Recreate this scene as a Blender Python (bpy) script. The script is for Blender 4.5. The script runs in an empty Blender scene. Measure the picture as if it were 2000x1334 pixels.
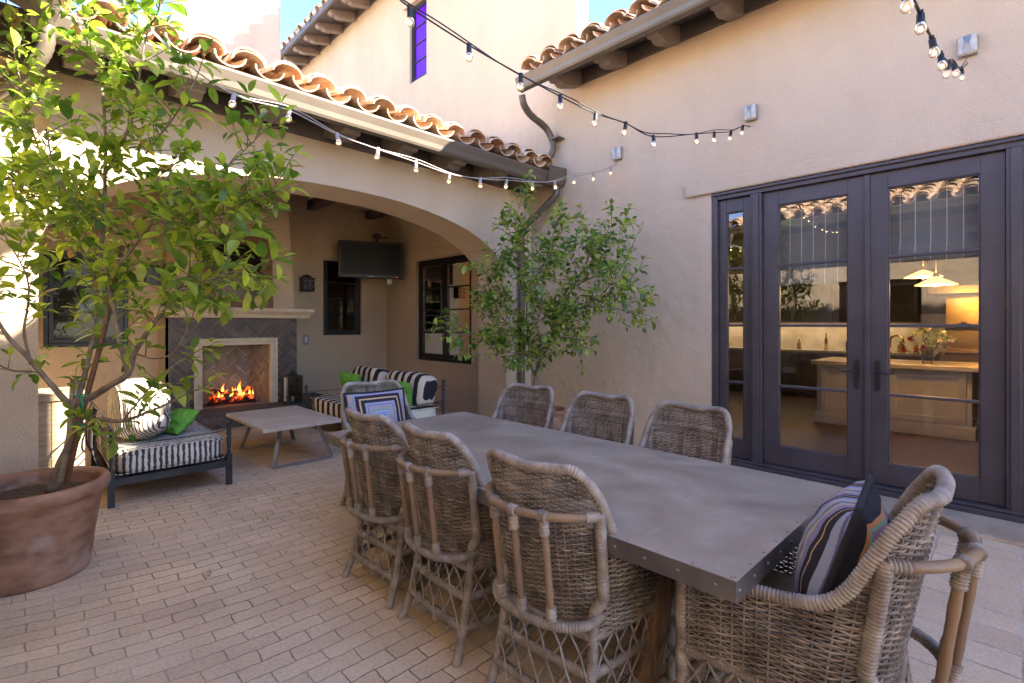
import bpy, math, random
from mathutils import Vector, Matrix, noise
random.seed(7)
R=math.radians
sc=bpy.context.scene
COL=sc.collection
# ------------------------------------------------------------------ camera numbers
F=974.7; HY=633.0; CH=1.42; S1=0.6981; C1=0.7160
def ray(px,py):
    r=(px-1000)/F; u=(HY-py)/F
    return Vector((r*C1+S1,-r*S1+C1,u))
CAM=Vector((0,0,CH))
def P(px,py,d): return CAM+ray(px,py)*d
def hx(px,py,X):
    v=ray(px,py); return CAM+v*(X/v.x)
def hy(px,py,Y):
    v=ray(px,py); return CAM+v*(Y/v.y)
# ------------------------------------------------------------------ mesh helpers
class MB:
    def __init__(s): s.v=[]; s.f=[]; s.sm=[]
    def add(s,vs,fs,smooth=False):
        b=len(s.v); s.v+= [tuple(p) for p in vs]; s.f+=[tuple(b+i for i in f) for f in fs]; s.sm+=[smooth]*len(fs); return s
    def box(s,x0,x1,y0,y1,z0,z1,M=None):
        vs=[Vector((x,y,z)) for z in (z0,z1) for y in (y0,y1) for x in (x0,x1)]
        if M is not None: vs=[M@p for p in vs]
        return s.add(vs,[(0,2,3,1),(4,5,7,6),(0,1,5,4),(2,6,7,3),(0,4,6,2),(1,3,7,5)])
    def tube(s,pts,r,n=8,caps=True,smooth=True,up=None):
        pts=[Vector(p) for p in pts]; m=len(pts)
        rr=r if hasattr(r,'__len__') else [r]*m
        vs=[];fs=[]; prev=None
        for i,p in enumerate(pts):
            t=(pts[min(i+1,m-1)]-pts[max(i-1,0)])
            if t.length<1e-9: t=Vector((0,0,1))
            t.normalize()
            if prev is None:
                a=Vector((0,0,1)) if abs(t.z)<.9 else Vector((1,0,0))
                nrm=t.cross(a).normalized()
            else:
                nrm=(prev-t*prev.dot(t))
                nrm = nrm.normalized() if nrm.length>1e-6 else t.orthogonal().normalized()
            prev=nrm; b=t.cross(nrm)
            for k in range(n):
                a=2*math.pi*k/n
                vs.append(p+(nrm*math.cos(a)+b*math.sin(a))*rr[i])
        for i in range(m-1):
            for k in range(n):
                k2=(k+1)%n
                fs.append((i*n+k,i*n+k2,(i+1)*n+k2,(i+1)*n+k))
        if caps:
            fs.append(tuple(range(n-1,-1,-1))); fs.append(tuple((m-1)*n+k for k in range(n)))
        return s.add(vs,fs,smooth)
    def lathe(s,prof,c,n=24,smooth=True,M=None):
        vs=[];fs=[];m=len(prof)
        for (r,z) in prof:
            for k in range(n):
                a=2*math.pi*k/n; p=Vector((r*math.cos(a),r*math.sin(a),z))
                if M is not None: p=M@p
                vs.append(p+Vector(c))
        for i in range(m-1):
            for k in range(n):
                k2=(k+1)%n; fs.append((i*n+k,i*n+k2,(i+1)*n+k2,(i+1)*n+k))
        return s.add(vs,fs,smooth)
    def prism(s,poly,d,M=None):
        # poly: list of 3d points (planar), d: extrude vector
        n=len(poly); d=Vector(d); vs=[Vector(p) for p in poly]+[Vector(p)+d for p in poly]
        if M is not None: vs=[M@p for p in vs]
        fs=[tuple(range(n-1,-1,-1)),tuple(range(n,2*n))]+[(i,(i+1)%n,(i+1)%n+n,i+n) for i in range(n)]
        return s.add(vs,fs)
    def build(s,name,mat,parent=None,bevel=0,seg=2):
        me=bpy.data.meshes.new(name); me.from_pydata(s.v,[],s.f); me.validate(); 
        if len(me.polygons)==len(s.sm): me.polygons.foreach_set('use_smooth',s.sm)
        me.update(); o=bpy.data.objects.new(name,me); COL.objects.link(o)
        if mat: me.materials.append(mat)
        if parent: o.parent=parent
        if bevel:
            b=o.modifiers.new('b','BEVEL'); b.width=bevel; b.segments=seg; b.limit_method='ANGLE'; b.angle_limit=R(40)
        return o
def wrapped(path,r,pitch=.0065,n=8,mb=None,ridge=.0022,cap=True):
    """a rod bound round and round with split cane: a tube with a ridge per turn"""
    mb=mb or MB(); pts=resample(path,pitch/3); rr=[]
    ph=random.random()
    for i,_ in enumerate(pts):
        k=(i+int(ph*3))%3
        rr.append(r+ (ridge*(.8+.5*random.random()) if k==1 else (ridge*.35 if k==2 else -ridge*.7)))
    mb.tube(pts,rr,n,cap); return mb
def catmull(pts,k=8):
    pts=[Vector(p) for p in pts]; out=[]
    q=[pts[0]*2-pts[1]]+pts+[pts[-1]*2-pts[-2]]
    for i in range(1,len(q)-2):
        for j in range(k):
            t=j/k; a,b,c,d=q[i-1],q[i],q[i+1],q[i+2]
            out.append(.5*((2*b)+(c-a)*t+(2*a-5*b+4*c-d)*t*t+(3*b-a-3*c+d)*t**3))
    out.append(pts[-1]); return out
def resample(pts,step):
    pts=[Vector(p) for p in pts]; L=[0]
    for a,b in zip(pts,pts[1:]): L.append(L[-1]+(b-a).length)
    n=max(2,int(L[-1]/step)); out=[]; j=0
    for i in range(n+1):
        s=L[-1]*i/n
        while j<len(L)-2 and L[j+1]<s: j+=1
        t=(s-L[j])/max(1e-9,L[j+1]-L[j]); out.append(pts[j].lerp(pts[j+1],min(1,t)))
    return out
def interp(x,xs,ys):
    if x<=xs[0]: return ys[0]
    for i in range(len(xs)-1):
        if x<=xs[i+1]:
            t=(x-xs[i])/(xs[i+1]-xs[i]); return ys[i]+(ys[i+1]-ys[i])*t
    return ys[-1]
def tag(o,label=None,cat=None,group=None,kind=None):
    if label: o['label']=label
    if cat: o['category']=cat
    if group: o['group']=group
    if kind: o['kind']=kind
    return o
def empty(name,loc=(0,0,0),rz=0,**k):
    o=bpy.data.objects.new(name,None); COL.objects.link(o); o.location=loc; o.rotation_euler=(0,0,rz); o.empty_display_size=.1
    tag(o,**k); return o
def at(o,parent,world=True): # parent keeping world-space vertices (parent has no rotation)
    o.parent=parent; o.location=-Vector(parent.location); return o
KIDS={}
def copy_tree(o,parent=None):
    c=o.copy(); COL.objects.link(c)
    if parent: c.parent=parent
    for ch in [x for x in o.children]: copy_tree(ch,c)
    return c
# ------------------------------------------------------------------ materials
def nt(name):
    m=bpy.data.materials.new(name); m.use_nodes=True; t=m.node_tree; b=t.nodes['Principled BSDF']; return m,t,b
def N(t,typ,**k):
    n=t.nodes.new(typ)
    for a,v in k.items():
        if a.startswith('i_'): 
            key=a[2:]; key=int(key) if key.isdigit() else key.replace('_',' ')
            n.inputs[key].default_value=v
        else: setattr(n,a,v)
    return n
def c4(c): return (c[0],c[1],c[2],1)
def ramp(t,fac,stops,interp='LINEAR'):
    r=N(t,'ShaderNodeValToRGB'); r.color_ramp.interpolation=interp
    e=r.color_ramp.elements
    while len(e)<len(stops): e.new(.5)
    for i,(p,c) in enumerate(stops): e[i].position=p; e[i].color=c4(c) if len(c)==3 else c
    t.links.new(fac,r.inputs[0]); return r
def mat(name,c1,c2=None,scale=6,rough=.7,bump=0,bscale=60,metal=0,coord='Object',stretch=(1,1,1),spec=.5,island=0,detail=5,bdist=.01,lo=.35,hi=.65,coat=0):
    m,t,b=nt(name); L=t.links
    tc=N(t,'ShaderNodeTexCoord'); mp=N(t,'ShaderNodeMapping'); mp.inputs['Scale'].default_value=stretch
    L.new(tc.outputs[coord],mp.inputs[0])
    b.inputs['Roughness'].default_value=rough; b.inputs['Metallic'].default_value=metal
    b.inputs['Specular IOR Level'].default_value=spec
    if coat: b.inputs['Coat Weight'].default_value=coat
    c2=c2 or tuple(x*.82 for x in c1)
    n=N(t,'ShaderNodeTexNoise'); n.inputs['Scale'].default_value=scale; n.inputs['Detail'].default_value=detail; L.new(mp.outputs[0],n.inputs[0])
    r=ramp(t,n.outputs[0],[(lo,c1),(hi,c2)]); out=r.outputs[0]
    if island:
        g=N(t,'ShaderNodeNewGeometry'); h=N(t,'ShaderNodeHueSaturation'); mr=N(t,'ShaderNodeMapRange'); mr.inputs[3].default_value=1-island; mr.inputs[4].default_value=1+island
        L.new(g.outputs['Random Per Island'],mr.inputs[0]); L.new(mr.outputs[0],h.inputs['Value']); L.new(out,h.inputs['Color']); out=h.outputs[0]
    L.new(out,b.inputs['Base Color'])
    if bump:
        n2=N(t,'ShaderNodeTexNoise'); n2.inputs['Scale'].default_value=bscale; n2.inputs['Detail'].default_value=6; L.new(mp.outputs[0],n2.inputs[0])
        bp=N(t,'ShaderNodeBump'); bp.inputs['Strength'].default_value=bump; bp.inputs['Distance'].default_value=bdist
        L.new(n2.outputs[0],bp.inputs['Height']); L.new(bp.outputs[0],b.inputs['Normal'])
    return m
def emis(name,c,s):
    m=bpy.data.materials.new(name); m.use_nodes=True; t=m.node_tree; t.nodes.clear()
    e=N(t,'ShaderNodeEmission'); e.inputs[0].default_value=c4(c); e.inputs[1].default_value=s
    o=N(t,'ShaderNodeOutputMaterial'); t.links.new(e.outputs[0],o.inputs[0]); return m
def glassy(name,tint=(1,1,1),ior=1.5,rough=0.0):
    m=bpy.data.materials.new(name); m.use_nodes=True; t=m.node_tree; t.nodes.clear()
    tr=N(t,'ShaderNodeBsdfTransparent'); tr.inputs[0].default_value=c4(tint)
    g=N(t,'ShaderNodeBsdfGlossy'); g.inputs['Roughness'].default_value=rough; g.inputs[0].default_value=(1,1,1,1)
    f=N(t,'ShaderNodeFresnel'); f.inputs[0].default_value=ior
    x=N(t,'ShaderNodeMixShader'); o=N(t,'ShaderNodeOutputMaterial')
    t.links.new(f.outputs[0],x.inputs[0]); t.links.new(tr.outputs[0],x.inputs[1]); t.links.new(g.outputs[0],x.inputs[2]); t.links.new(x.outputs[0],o.inputs[0]); return m
def stucco(name,c):
    m,t,b=nt(name); L=t.links
    tc=N(t,'ShaderNodeTexCoord')
    n=N(t,'ShaderNodeTexNoise',i_Scale=.9,i_Detail=6.0); L.new(tc.outputs['Object'],n.inputs[0])
    r=ramp(t,n.outputs[0],[(.3,tuple(x*.93 for x in c)),(.7,tuple(min(1,x*1.05) for x in c))])
    n3=N(t,'ShaderNodeTexNoise',i_Scale=140.0,i_Detail=3.0); L.new(tc.outputs['Object'],n3.inputs[0])
    r3=ramp(t,n3.outputs[0],[(.35,(.86,.86,.86)),(.6,(1,1,1))])
    mx=N(t,'ShaderNodeMix',data_type='RGBA',blend_type='MULTIPLY'); mx.inputs[0].default_value=1
    L.new(r.outputs[0],mx.inputs[6]); L.new(r3.outputs[0],mx.inputs[7]); L.new(mx.outputs[2],b.inputs['Base Color'])
    st=N(t,'ShaderNodeMapping'); st.inputs['Scale'].default_value=(1.6,1.6,.28); L.new(tc.outputs['Object'],st.inputs[0])
    ns=N(t,'ShaderNodeTexNoise',i_Scale=2.0,i_Detail=8.0,i_Roughness=.6); L.new(st.outputs[0],ns.inputs[0])
    rs=ramp(t,ns.outputs[0],[(.32,(.955,.945,.93)),(.55,(1,1,1)),(.8,(1.02,1.01,1.0))])
    m5=N(t,'ShaderNodeMix',data_type='RGBA',blend_type='MULTIPLY'); m5.inputs[0].default_value=1; L.new(mx.outputs[2],m5.inputs[6]); L.new(rs.outputs[0],m5.inputs[7]); L.new(m5.outputs[2],b.inputs['Base Color'])
    b.inputs['Roughness'].default_value=.92; b.inputs['Specular IOR Level'].default_value=.15
    n2=N(t,'ShaderNodeTexNoise',i_Scale=95.0,i_Detail=5.0); L.new(tc.outputs['Object'],n2.inputs[0])
    n4=N(t,'ShaderNodeTexNoise',i_Scale=7.0,i_Detail=3.0); L.new(tc.outputs['Object'],n4.inputs[0])
    ad=N(t,'ShaderNodeMath',operation='MULTIPLY_ADD'); ad.inputs[1].default_value=3.0; L.new(n4.outputs[0],ad.inputs[0]); L.new(n2.outputs[0],ad.inputs[2])
    bp=N(t,'ShaderNodeBump',i_Strength=.7,i_Distance=.009); L.new(ad.outputs[0],bp.inputs['Height']); L.new(bp.outputs[0],b.inputs['Normal'])
    return m
M={}
M['stucco']=stucco('stucco_pinkish_tan',(.62,.495,.368))
M['stucco_in']=stucco('stucco_inside',(.60,.475,.335))
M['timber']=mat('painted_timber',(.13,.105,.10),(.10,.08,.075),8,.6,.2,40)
M['gutter']=mat('gutter_metal',(.125,.10,.078),(.10,.082,.062),3,.42,.05,30,metal=.1)
M['tile']=mat('clay_tile',(.52,.31,.18),(.68,.53,.38),7,.85,.35,60,island=.28,lo=.38,hi=.62)
M['frame']=mat('door_paint',(.066,.054,.062),(.052,.043,.049),5,.38,.08,50)
M['blackframe']=mat('black_paint',(.018,.014,.014),(.012,.01,.01),5,.4)
M['glass']=glassy('window_glass',(.93,.95,.94),1.9)
M['dimglass']=glassy('dark_window_glass',(.78,.77,.72),1.27)
M['iron']=mat('black_iron',(.018,.018,.022),(.03,.03,.034),9,.5,.15,90)
M['galv']=mat('galvanised_steel',(.25,.25,.24),(.36,.35,.34),12,.45,metal=.6)
M['concrete']=mat('concrete_top',(.62,.54,.43),(.50,.43,.34),5,.7,.15,60)
M['limestone']=mat('limestone',(.66,.56,.40),(.56,.46,.31),9,.7,.2,50)
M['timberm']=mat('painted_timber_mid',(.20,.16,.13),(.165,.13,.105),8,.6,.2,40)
M['grout']=mat('grout',(.33,.28,.23),None,30,.9,.2,100)
M['htile']=mat('brown_tile',(.075,.050,.036),(.12,.085,.062),9,.5,.2,60,island=.35)
M['fbrick']=mat('firebrick',(.24,.20,.15),(.32,.27,.20),9,.85,.3,60,island=.25)
M['fgrout']=mat('firebox_grout',(.10,.085,.07),None,30,.9)
M['terra']=None
M['wicker']=mat('grey_wicker',(.38,.33,.28),(.16,.122,.092),14,.55,.25,120,island=.28,lo=.3,hi=.7)
M['weave']=mat('woven_cane',(.33,.275,.225),(.105,.078,.058),11,.6,.2,120,island=.38,lo=.3,hi=.7)
M['bamboo']=mat('bamboo_pole',(.29,.19,.11),(.17,.115,.075),9,.45,.15,50,stretch=(1,1,.2))
M['seatcloth']=mat('beige_canvas',(.30,.225,.15),(.25,.185,.12),20,.9,.2,300)
M['bark']=mat('tree_bark',(.16,.115,.085),(.25,.2,.15),18,.85,.5,60)
M['twig']=mat('green_twig',(.11,.12,.04),(.14,.11,.05),18,.7)
M['soil']=mat('potting_soil',(.045,.03,.02),(.13,.085,.055),40,.95,1,70,bdist=.03)
M['stake']=mat('wood_stake',(.17,.075,.03),(.10,.04,.018),12,.6)
M['oak']=mat('weathered_wood',(.42,.33,.22),(.29,.21,.13),6,.75,.4,40,stretch=(1,1,12))
M['redwood']=mat('table_base_wood',(.20,.12,.07),(.12,.07,.04),5,.7,.4,30,stretch=(10,10,1))
M['mirrorwood']=mat('old_pine_frame',(.22,.10,.045),(.11,.05,.025),14,.6,.3,60)
M['mirror']=mat('mirror_glass',(.10,.095,.08),None,2,.12,metal=1)
M['greencloth']=mat('green_cloth',(.10,.30,.025),(.16,.40,.05),25,.9,.5,120)
M['white']=mat('white_paint',(.75,.73,.68),None,5,.5)
M['dirtyglass']=mat('frosted_glass_cover',(.52,.50,.46),(.38,.35,.30),20,.25,.1,40,spec=.8)
M['green_tie']=mat('green_tape',(.01,.22,.12),None,5,.5)
M['rubber']=mat('black_rubber',(.012,.012,.014),None,9,.5)
M['bulbglass']=glassy('bulb_glass',(1,.95,.88),1.3)
_t=M['bulbglass'].node_tree; _o=[n for n in _t.nodes if n.type=='OUTPUT_MATERIAL'][0]; _s=_o.inputs[0].links[0].from_socket
_e=N(_t,'ShaderNodeEmission'); _e.inputs[0].default_value=(1,.62,.30,1); _e.inputs[1].default_value=.02; _a=N(_t,'ShaderNodeAddShader'); _t.links.new(_s,_a.inputs[0]); _t.links.new(_e.outputs[0],_a.inputs[1]); _t.links.new(_a.outputs[0],_o.inputs[0])
M['filament']=emis('lit_filament',(1,.52,.17),10)
M['screen']=mat('tv_screen',(.008,.009,.010),None,2,.4,spec=.25)
M['curtain']=None
def leafmat(name,dark,light,trans):
    m,t,b=nt(name); L=t.links
    g=N(t,'ShaderNodeNewGeometry'); tc=N(t,'ShaderNodeTexCoord')
    r=ramp(t,g.outputs['Random Per Island'],[(0,dark),(.55,tuple((a+b_)/2 for a,b_ in zip(dark,light))),(.9,light),(.975,light),(1,(.30,.17,.07))])
    n=N(t,'ShaderNodeTexNoise',i_Scale=14.0); L.new(tc.outputs['Object'],n.inputs[0])
    h=N(t,'ShaderNodeHueSaturation'); mr=N(t,'ShaderNodeMapRange'); mr.inputs[1].default_value=.3; mr.inputs[2].default_value=.7; mr.inputs[3].default_value=.75; mr.inputs[4].default_value=1.25
    L.new(n.outputs[0],mr.inputs[0]); L.new(mr.outputs[0],h.inputs['Value']); L.new(r.outputs[0],h.inputs['Color'])
    L.new(h.outputs[0],b.inputs['Base Color']); b.inputs['Roughness'].default_value=.38; b.inputs['Specular IOR Level'].default_value=.45
    tl=N(t,'ShaderNodeBsdfTranslucent'); h2=N(t,'ShaderNodeHueSaturation'); h2.inputs['Saturation'].default_value=1.1; h2.inputs['Value'].default_value=trans
    L.new(h.outputs[0],h2.inputs['Color']); L.new(h2.outputs[0],tl.inputs[0])
    ad=N(t,'ShaderNodeMixShader'); ad.inputs[0].default_value=.42
    o=t.nodes['Material Output']; L.new(b.outputs[0],ad.inputs[1]); L.new(tl.outputs[0],ad.inputs[2]); L.new(ad.outputs[0],o.inputs[0]); return m
M['leaf1']=leafmat('citrus_leaf',(.048,.10,.016),(.26,.32,.05),3.2)
M['leaf2']=leafmat('small_leaf',(.05,.11,.03),(.30,.37,.075),2.8)
def terracotta():
    m,t,b=nt('terracotta'); L=t.links; tc=N(t,'ShaderNodeTexCoord')
    mp=N(t,'ShaderNodeMapping'); mp.inputs['Scale'].default_value=(1,1,2.4); L.new(tc.outputs['Object'],mp.inputs[0])
    n=N(t,'ShaderNodeTexNoise',i_Scale=5.5,i_Detail=8.0); L.new(mp.outputs[0],n.inputs[0])
    r=ramp(t,n.outputs[0],[(.3,(.14,.072,.044)),(.5,(.29,.145,.085)),(.72,(.39,.225,.15))])
    n2=N(t,'ShaderNodeTexNoise',i_Scale=6.0,i_Detail=9.0); L.new(tc.outputs['Object'],n2.inputs[0])
    r2=ramp(t,n2.outputs[0],[(.54,(0,0,0)),(.70,(.8,.8,.8))])
    mx=N(t,'ShaderNodeMix',data_type='RGBA'); L.new(r2.outputs[0],mx.inputs[0]); L.new(r.outputs[0],mx.inputs[6]); mx.inputs[7].default_value=(.42,.30,.23,1)
    L.new(mx.outputs[2],b.inputs['Base Color']); b.inputs['Roughness'].default_value=.8
    bp=N(t,'ShaderNodeBump',i_Strength=.3,i_Distance=.006); L.new(n.outputs[0],bp.inputs['Height']); L.new(bp.outputs[0],b.inputs['Normal']); return m
M['terra']=terracotta()
def zinc():
    m,t,b=nt('zinc_sheet'); L=t.links; tc=N(t,'ShaderNodeTexCoord')
    mp=N(t,'ShaderNodeMapping'); mp.inputs['Scale'].default_value=(1.3,.9,1); mp.inputs['Rotation'].default_value=(0,0,.5); L.new(tc.outputs['Object'],mp.inputs[0])
    n=N(t,'ShaderNodeTexNoise',i_Scale=2.6,i_Detail=9.0,i_Roughness=.62,i_Distortion=.7); L.new(mp.outputs[0],n.inputs[0])
    r=ramp(t,n.outputs[0],[(.3,(.24,.195,.15)),(.48,(.32,.265,.205)),(.58,(.36,.30,.235)),(.72,(.45,.385,.31))])
    n2=N(t,'ShaderNodeTexNoise',i_Scale=16.0,i_Detail=8.0,i_Roughness=.7); L.new(tc.outputs['Object'],n2.inputs[0])
    r2=ramp(t,n2.outputs[0],[(.60,(0,0,0)),(.72,(.6,.6,.6))])
    mx=N(t,'ShaderNodeMix',data_type='RGBA'); L.new(r2.outputs[0],mx.inputs[0]); L.new(r.outputs[0],mx.inputs[6]); mx.inputs[7].default_value=(.42,.39,.35,1)
    sm=N(t,'ShaderNodeMapping'); sm.inputs['Scale'].default_value=(2.5,90,1); sm.inputs['Rotation'].default_value=(0,0,.9); L.new(tc.outputs['Object'],sm.inputs[0])
    sn=N(t,'ShaderNodeTexNoise',i_Scale=1.0,i_Detail=2.0); L.new(sm.outputs[0],sn.inputs[0]); sr=ramp(t,sn.outputs[0],[(.70,(0,0,0)),(.74,(.35,.35,.35))])
    m7=N(t,'ShaderNodeMix',data_type='RGBA'); L.new(sr.outputs[0],m7.inputs[0]); L.new(mx.outputs[2],m7.inputs[6]); m7.inputs[7].default_value=(.55,.50,.44,1)
    L.new(m7.outputs[2],b.inputs['Base Color']); b.inputs['Metallic'].default_value=.25
    rr=ramp(t,n.outputs[0],[(.3,(.42,.42,.42)),(.7,(.62,.62,.62))]); L.new(rr.outputs[0],b.inputs['Roughness'])
    bp=N(t,'ShaderNodeBump',i_Strength=.12,i_Distance=.01); L.new(n.outputs[0],bp.inputs['Height']); L.new(bp.outputs[0],b.inputs['Normal']); return m
M['zinc']=zinc()
M['zincedge']=mat('zinc_edge_strip',(.25,.225,.205),(.13,.12,.115),7,.42,.15,30,metal=.6,stretch=(1,1,.5))
def stripes(name,axis,period,duty,ca,cb,jag=0,rough=.9,off=0,diag=0):
    """two-colour woven stripes along an object axis; jag roughens their ends as in ikat"""
    m,t,b=nt(name); L=t.links; tc=N(t,'ShaderNodeTexCoord'); sp=N(t,'ShaderNodeSeparateXYZ'); L.new(tc.outputs['Object'],sp.inputs[0])
    src=sp.outputs[axis]
    if diag:
        dg=N(t,'ShaderNodeMath',operation='MULTIPLY_ADD'); dg.inputs[1].default_value=diag; L.new(sp.outputs[1-axis],dg.inputs[0]); L.new(src,dg.inputs[2]); src=dg.outputs[0]
    if jag:
        v=N(t,'ShaderNodeTexNoise',i_Scale=9.0,i_Detail=2.0); mp=N(t,'ShaderNodeMapping'); s=[3,3,3]; s[axis]=14; mp.inputs['Scale'].default_value=s
        L.new(tc.outputs['Object'],mp.inputs[0]); L.new(mp.outputs[0],v.inputs[0])
        ma=N(t,'ShaderNodeMath',operation='MULTIPLY_ADD'); ma.inputs[1].default_value=jag; L.new(v.outputs[0],ma.inputs[0]); L.new(src,ma.inputs[2]); src=ma.outputs[0]
    a=N(t,'ShaderNodeMath',operation='MULTIPLY_ADD'); a.inputs[1].default_value=1/period; a.inputs[2].default_value=50+off; L.new(src,a.inputs[0])
    f=N(t,'ShaderNodeMath',operation='FRACT'); L.new(a.outputs[0],f.inputs[0])
    g=N(t,'ShaderNodeMath',operation='LESS_THAN'); g.inputs[1].default_value=duty; L.new(f.outputs[0],g.inputs[0])
    mx=N(t,'ShaderNodeMix',data_type='RGBA'); L.new(g.outputs[0],mx.inputs[0]); mx.inputs[6].default_value=c4(cb); mx.inputs[7].default_value=c4(ca)
    L.new(mx.outputs[2],b.inputs['Base Color']); b.inputs['Roughness'].default_value=rough
    n=N(t,'ShaderNodeTexNoise',i_Scale=220.0); L.new(tc.outputs['Object'],n.inputs[0]); bp=N(t,'ShaderNodeBump',i_Strength=.25,i_Distance=.003); L.new(n.outputs[0],bp.inputs['Height']); L.new(bp.outputs[0],b.inputs['Normal'])
    return m
M['bw']=stripes('black_white_stripe',1,.155,.5,(.70,.64,.52),(.016,.015,.02),off=-.016)
M['ikat']=stripes('ikat_side',0,.040,.48,(.055,.05,.055),(.66,.60,.52),jag=.022)
M['ikat_top']=stripes('ikat_top',1,.024,.45,(.11,.10,.10),(.60,.56,.50),jag=.06)
M['ikat_b']=stripes('ikat_bolster',1,.040,.45,(.09,.075,.07),(.72,.66,.56),jag=.020,diag=-1.1)
def rings(name,cols,half,rough=.9):
    """concentric square bands round the middle of a pillow face"""
    m,t,b=nt(name); L=t.links; tc=N(t,'ShaderNodeTexCoord'); sp=N(t,'ShaderNodeSeparateXYZ'); L.new(tc.outputs['Object'],sp.inputs[0])
    ax=N(t,'ShaderNodeMath',operation='ABSOLUTE'); ay=N(t,'ShaderNodeMath',operation='ABSOLUTE'); L.new(sp.outputs[0],ax.inputs[0]); L.new(sp.outputs[2],ay.inputs[0])
    sx=N(t,'ShaderNodeMath',operation='DIVIDE'); sx.inputs[1].default_value=half[0]; L.new(ax.outputs[0],sx.inputs[0])
    sy=N(t,'ShaderNodeMath',operation='DIVIDE'); sy.inputs[1].default_value=half[1]; L.new(ay.outputs[0],sy.inputs[0])
    mxx=N(t,'ShaderNodeMath',operation='MAXIMUM'); L.new(sx.outputs[0],mxx.inputs[0]); L.new(sy.outputs[0],mxx.inputs[1])
    r=ramp(t,mxx.outputs[0],cols,'CONSTANT'); L.new(r.outputs[0],b.inputs['Base Color']); b.inputs['Roughness'].default_value=rough
    n=N(t,'ShaderNodeTexNoise',i_Scale=260.0); L.new(tc.outputs['Object'],n.inputs[0]); bp=N(t,'ShaderNodeBump',i_Strength=.3,i_Distance=.003); L.new(n.outputs[0],bp.inputs['Height']); L.new(bp.outputs[0],b.inputs['Normal']); return m
blk=(.018,.018,.026); lav=(.34,.30,.47); org=(.62,.27,.10); grn=(.28,.40,.27); pur=(.22,.10,.26); blu=(.25,.33,.52); tan=(.6,.38,.2)
M['rings']=rings('ringed_cloth',[(0,blk),(.085,blu),(.19,(.5,.5,.62)),(.22,pur),(.235,grn),(.28,lav),(.31,org),(.325,grn),(.36,lav),(.41,pur),(.43,(.3,.42,.38)),(.46,lav),(.50,blk),(.60,tan),(.645,blk),(.75,lav),(.80,pur),(.815,grn),(.845,org),(.87,lav),(.91,grn),(.93,pur),(.95,org),(.965,lav)],(.25,.25))
M['rings2']=rings('ringed_cloth_warm',[(0,org),(.1,grn),(.18,org),(.22,(.10,.22,.20)),(.30,pur),(.36,grn),(.42,(.30,.18,.26)),(.5,blk),(.54,(.36,.2,.28)),(.62,grn),(.66,org),(.70,blk),(.86,(.26,.28,.36)),(.9,org),(.92,(.26,.28,.36)),(.96,grn)],(.25,.25))
M['pillow_edge']=mat('pillow_black_cloth',(.02,.02,.026),None,20,.95)
def multistripe(name,axis,period,stops):
    m,t,b=nt(name); L=t.links; tc=N(t,'ShaderNodeTexCoord'); sp=N(t,'ShaderNodeSeparateXYZ'); L.new(tc.outputs['Object'],sp.inputs[0])
    a=N(t,'ShaderNodeMath',operation='MULTIPLY_ADD'); a.inputs[1].default_value=1/period; a.inputs[2].default_value=50.3; L.new(sp.outputs[axis],a.inputs[0])
    f=N(t,'ShaderNodeMath',operation='FRACT'); L.new(a.outputs[0],f.inputs[0]); r=ramp(t,f.outputs[0],stops,'CONSTANT'); L.new(r.outputs[0],b.inputs['Base Color']); b.inputs['Roughness'].default_value=.92
    n=N(t,'ShaderNodeTexNoise',i_Scale=260.0); L.new(tc.outputs['Object'],n.inputs[0]); bp=N(t,'ShaderNodeBump',i_Strength=.3,i_Distance=.003); L.new(n.outputs[0],bp.inputs['Height']); L.new(bp.outputs[0],b.inputs['Normal']); return m
M['pillow_back']=multistripe('striped_pillow_back',0,.135,[(0,blk),(.13,tan),(.155,blk),(.25,(.24,.21,.34)),(.40,org),(.43,grn),(.52,pur),(.56,(.20,.16,.22)),(.66,org),(.68,grn),(.78,lav),(.90,(.12,.12,.22)),(.93,(.3,.34,.45))])
# ------------------------------------------------------------------ render, world, camera, sun
sc.view_settings.view_transform='Standard'; sc.view_settings.look='None'; sc.view_settings.gamma=1
sc.view_settings.exposure=EXPOSURE=3.15
sc.cycles.max_bounces=10; sc.cycles.diffuse_bounces=6; sc.cycles.transparent_max_bounces=24; sc.cycles.glossy_bounces=4
sc.cycles.sample_clamp_indirect=6; sc.cycles.use_denoising=True
sc.cycles.caustics_reflective=False; sc.cycles.caustics_refractive=False
SUN=Vector((1,-1.5,1.12)).normalized()
el=math.asin(SUN.z); rot=math.atan2(SUN.x,SUN.y)
w=bpy.data.worlds.new('World'); sc.world=w; w.use_nodes=True; t=w.node_tree; bg=t.nodes['Background']; bg.inputs[1].default_value=.1
sk=N(t,'ShaderNodeTexSky',sky_type='NISHITA',sun_disc=False,sun_elevation=el,sun_rotation=rot,air_density=.85,dust_density=.1,ozone_density=4.0)
tc=N(t,'ShaderNodeTexCoord'); mp=N(t,'ShaderNodeMapping'); mp.inputs['Scale'].default_value=(1,1,2.4); t.links.new(tc.outputs['Generated'],mp.inputs[0])
cn=N(t,'ShaderNodeTexNoise',i_Scale=3.3,i_Detail=7.0,i_Roughness=.55); t.links.new(mp.outputs[0],cn.inputs[0])
cr=ramp(t,cn.outputs[0],[(.60,(0,0,0)),(.80,(1,1,1))]); mx=N(t,'ShaderNodeMix',data_type='RGBA'); t.links.new(cr.outputs[0],mx.inputs[0]); t.links.new(sk.outputs[0],mx.inputs[6]); mx.inputs[7].default_value=(3.2,3.3,3.5,1)
hs=N(t,'ShaderNodeHueSaturation'); hs.inputs['Saturation'].default_value=1.0; hs.inputs['Hue'].default_value=.508; t.links.new(mx.outputs[2],hs.inputs['Color']); t.links.new(hs.outputs[0],bg.inputs[0])
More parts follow.
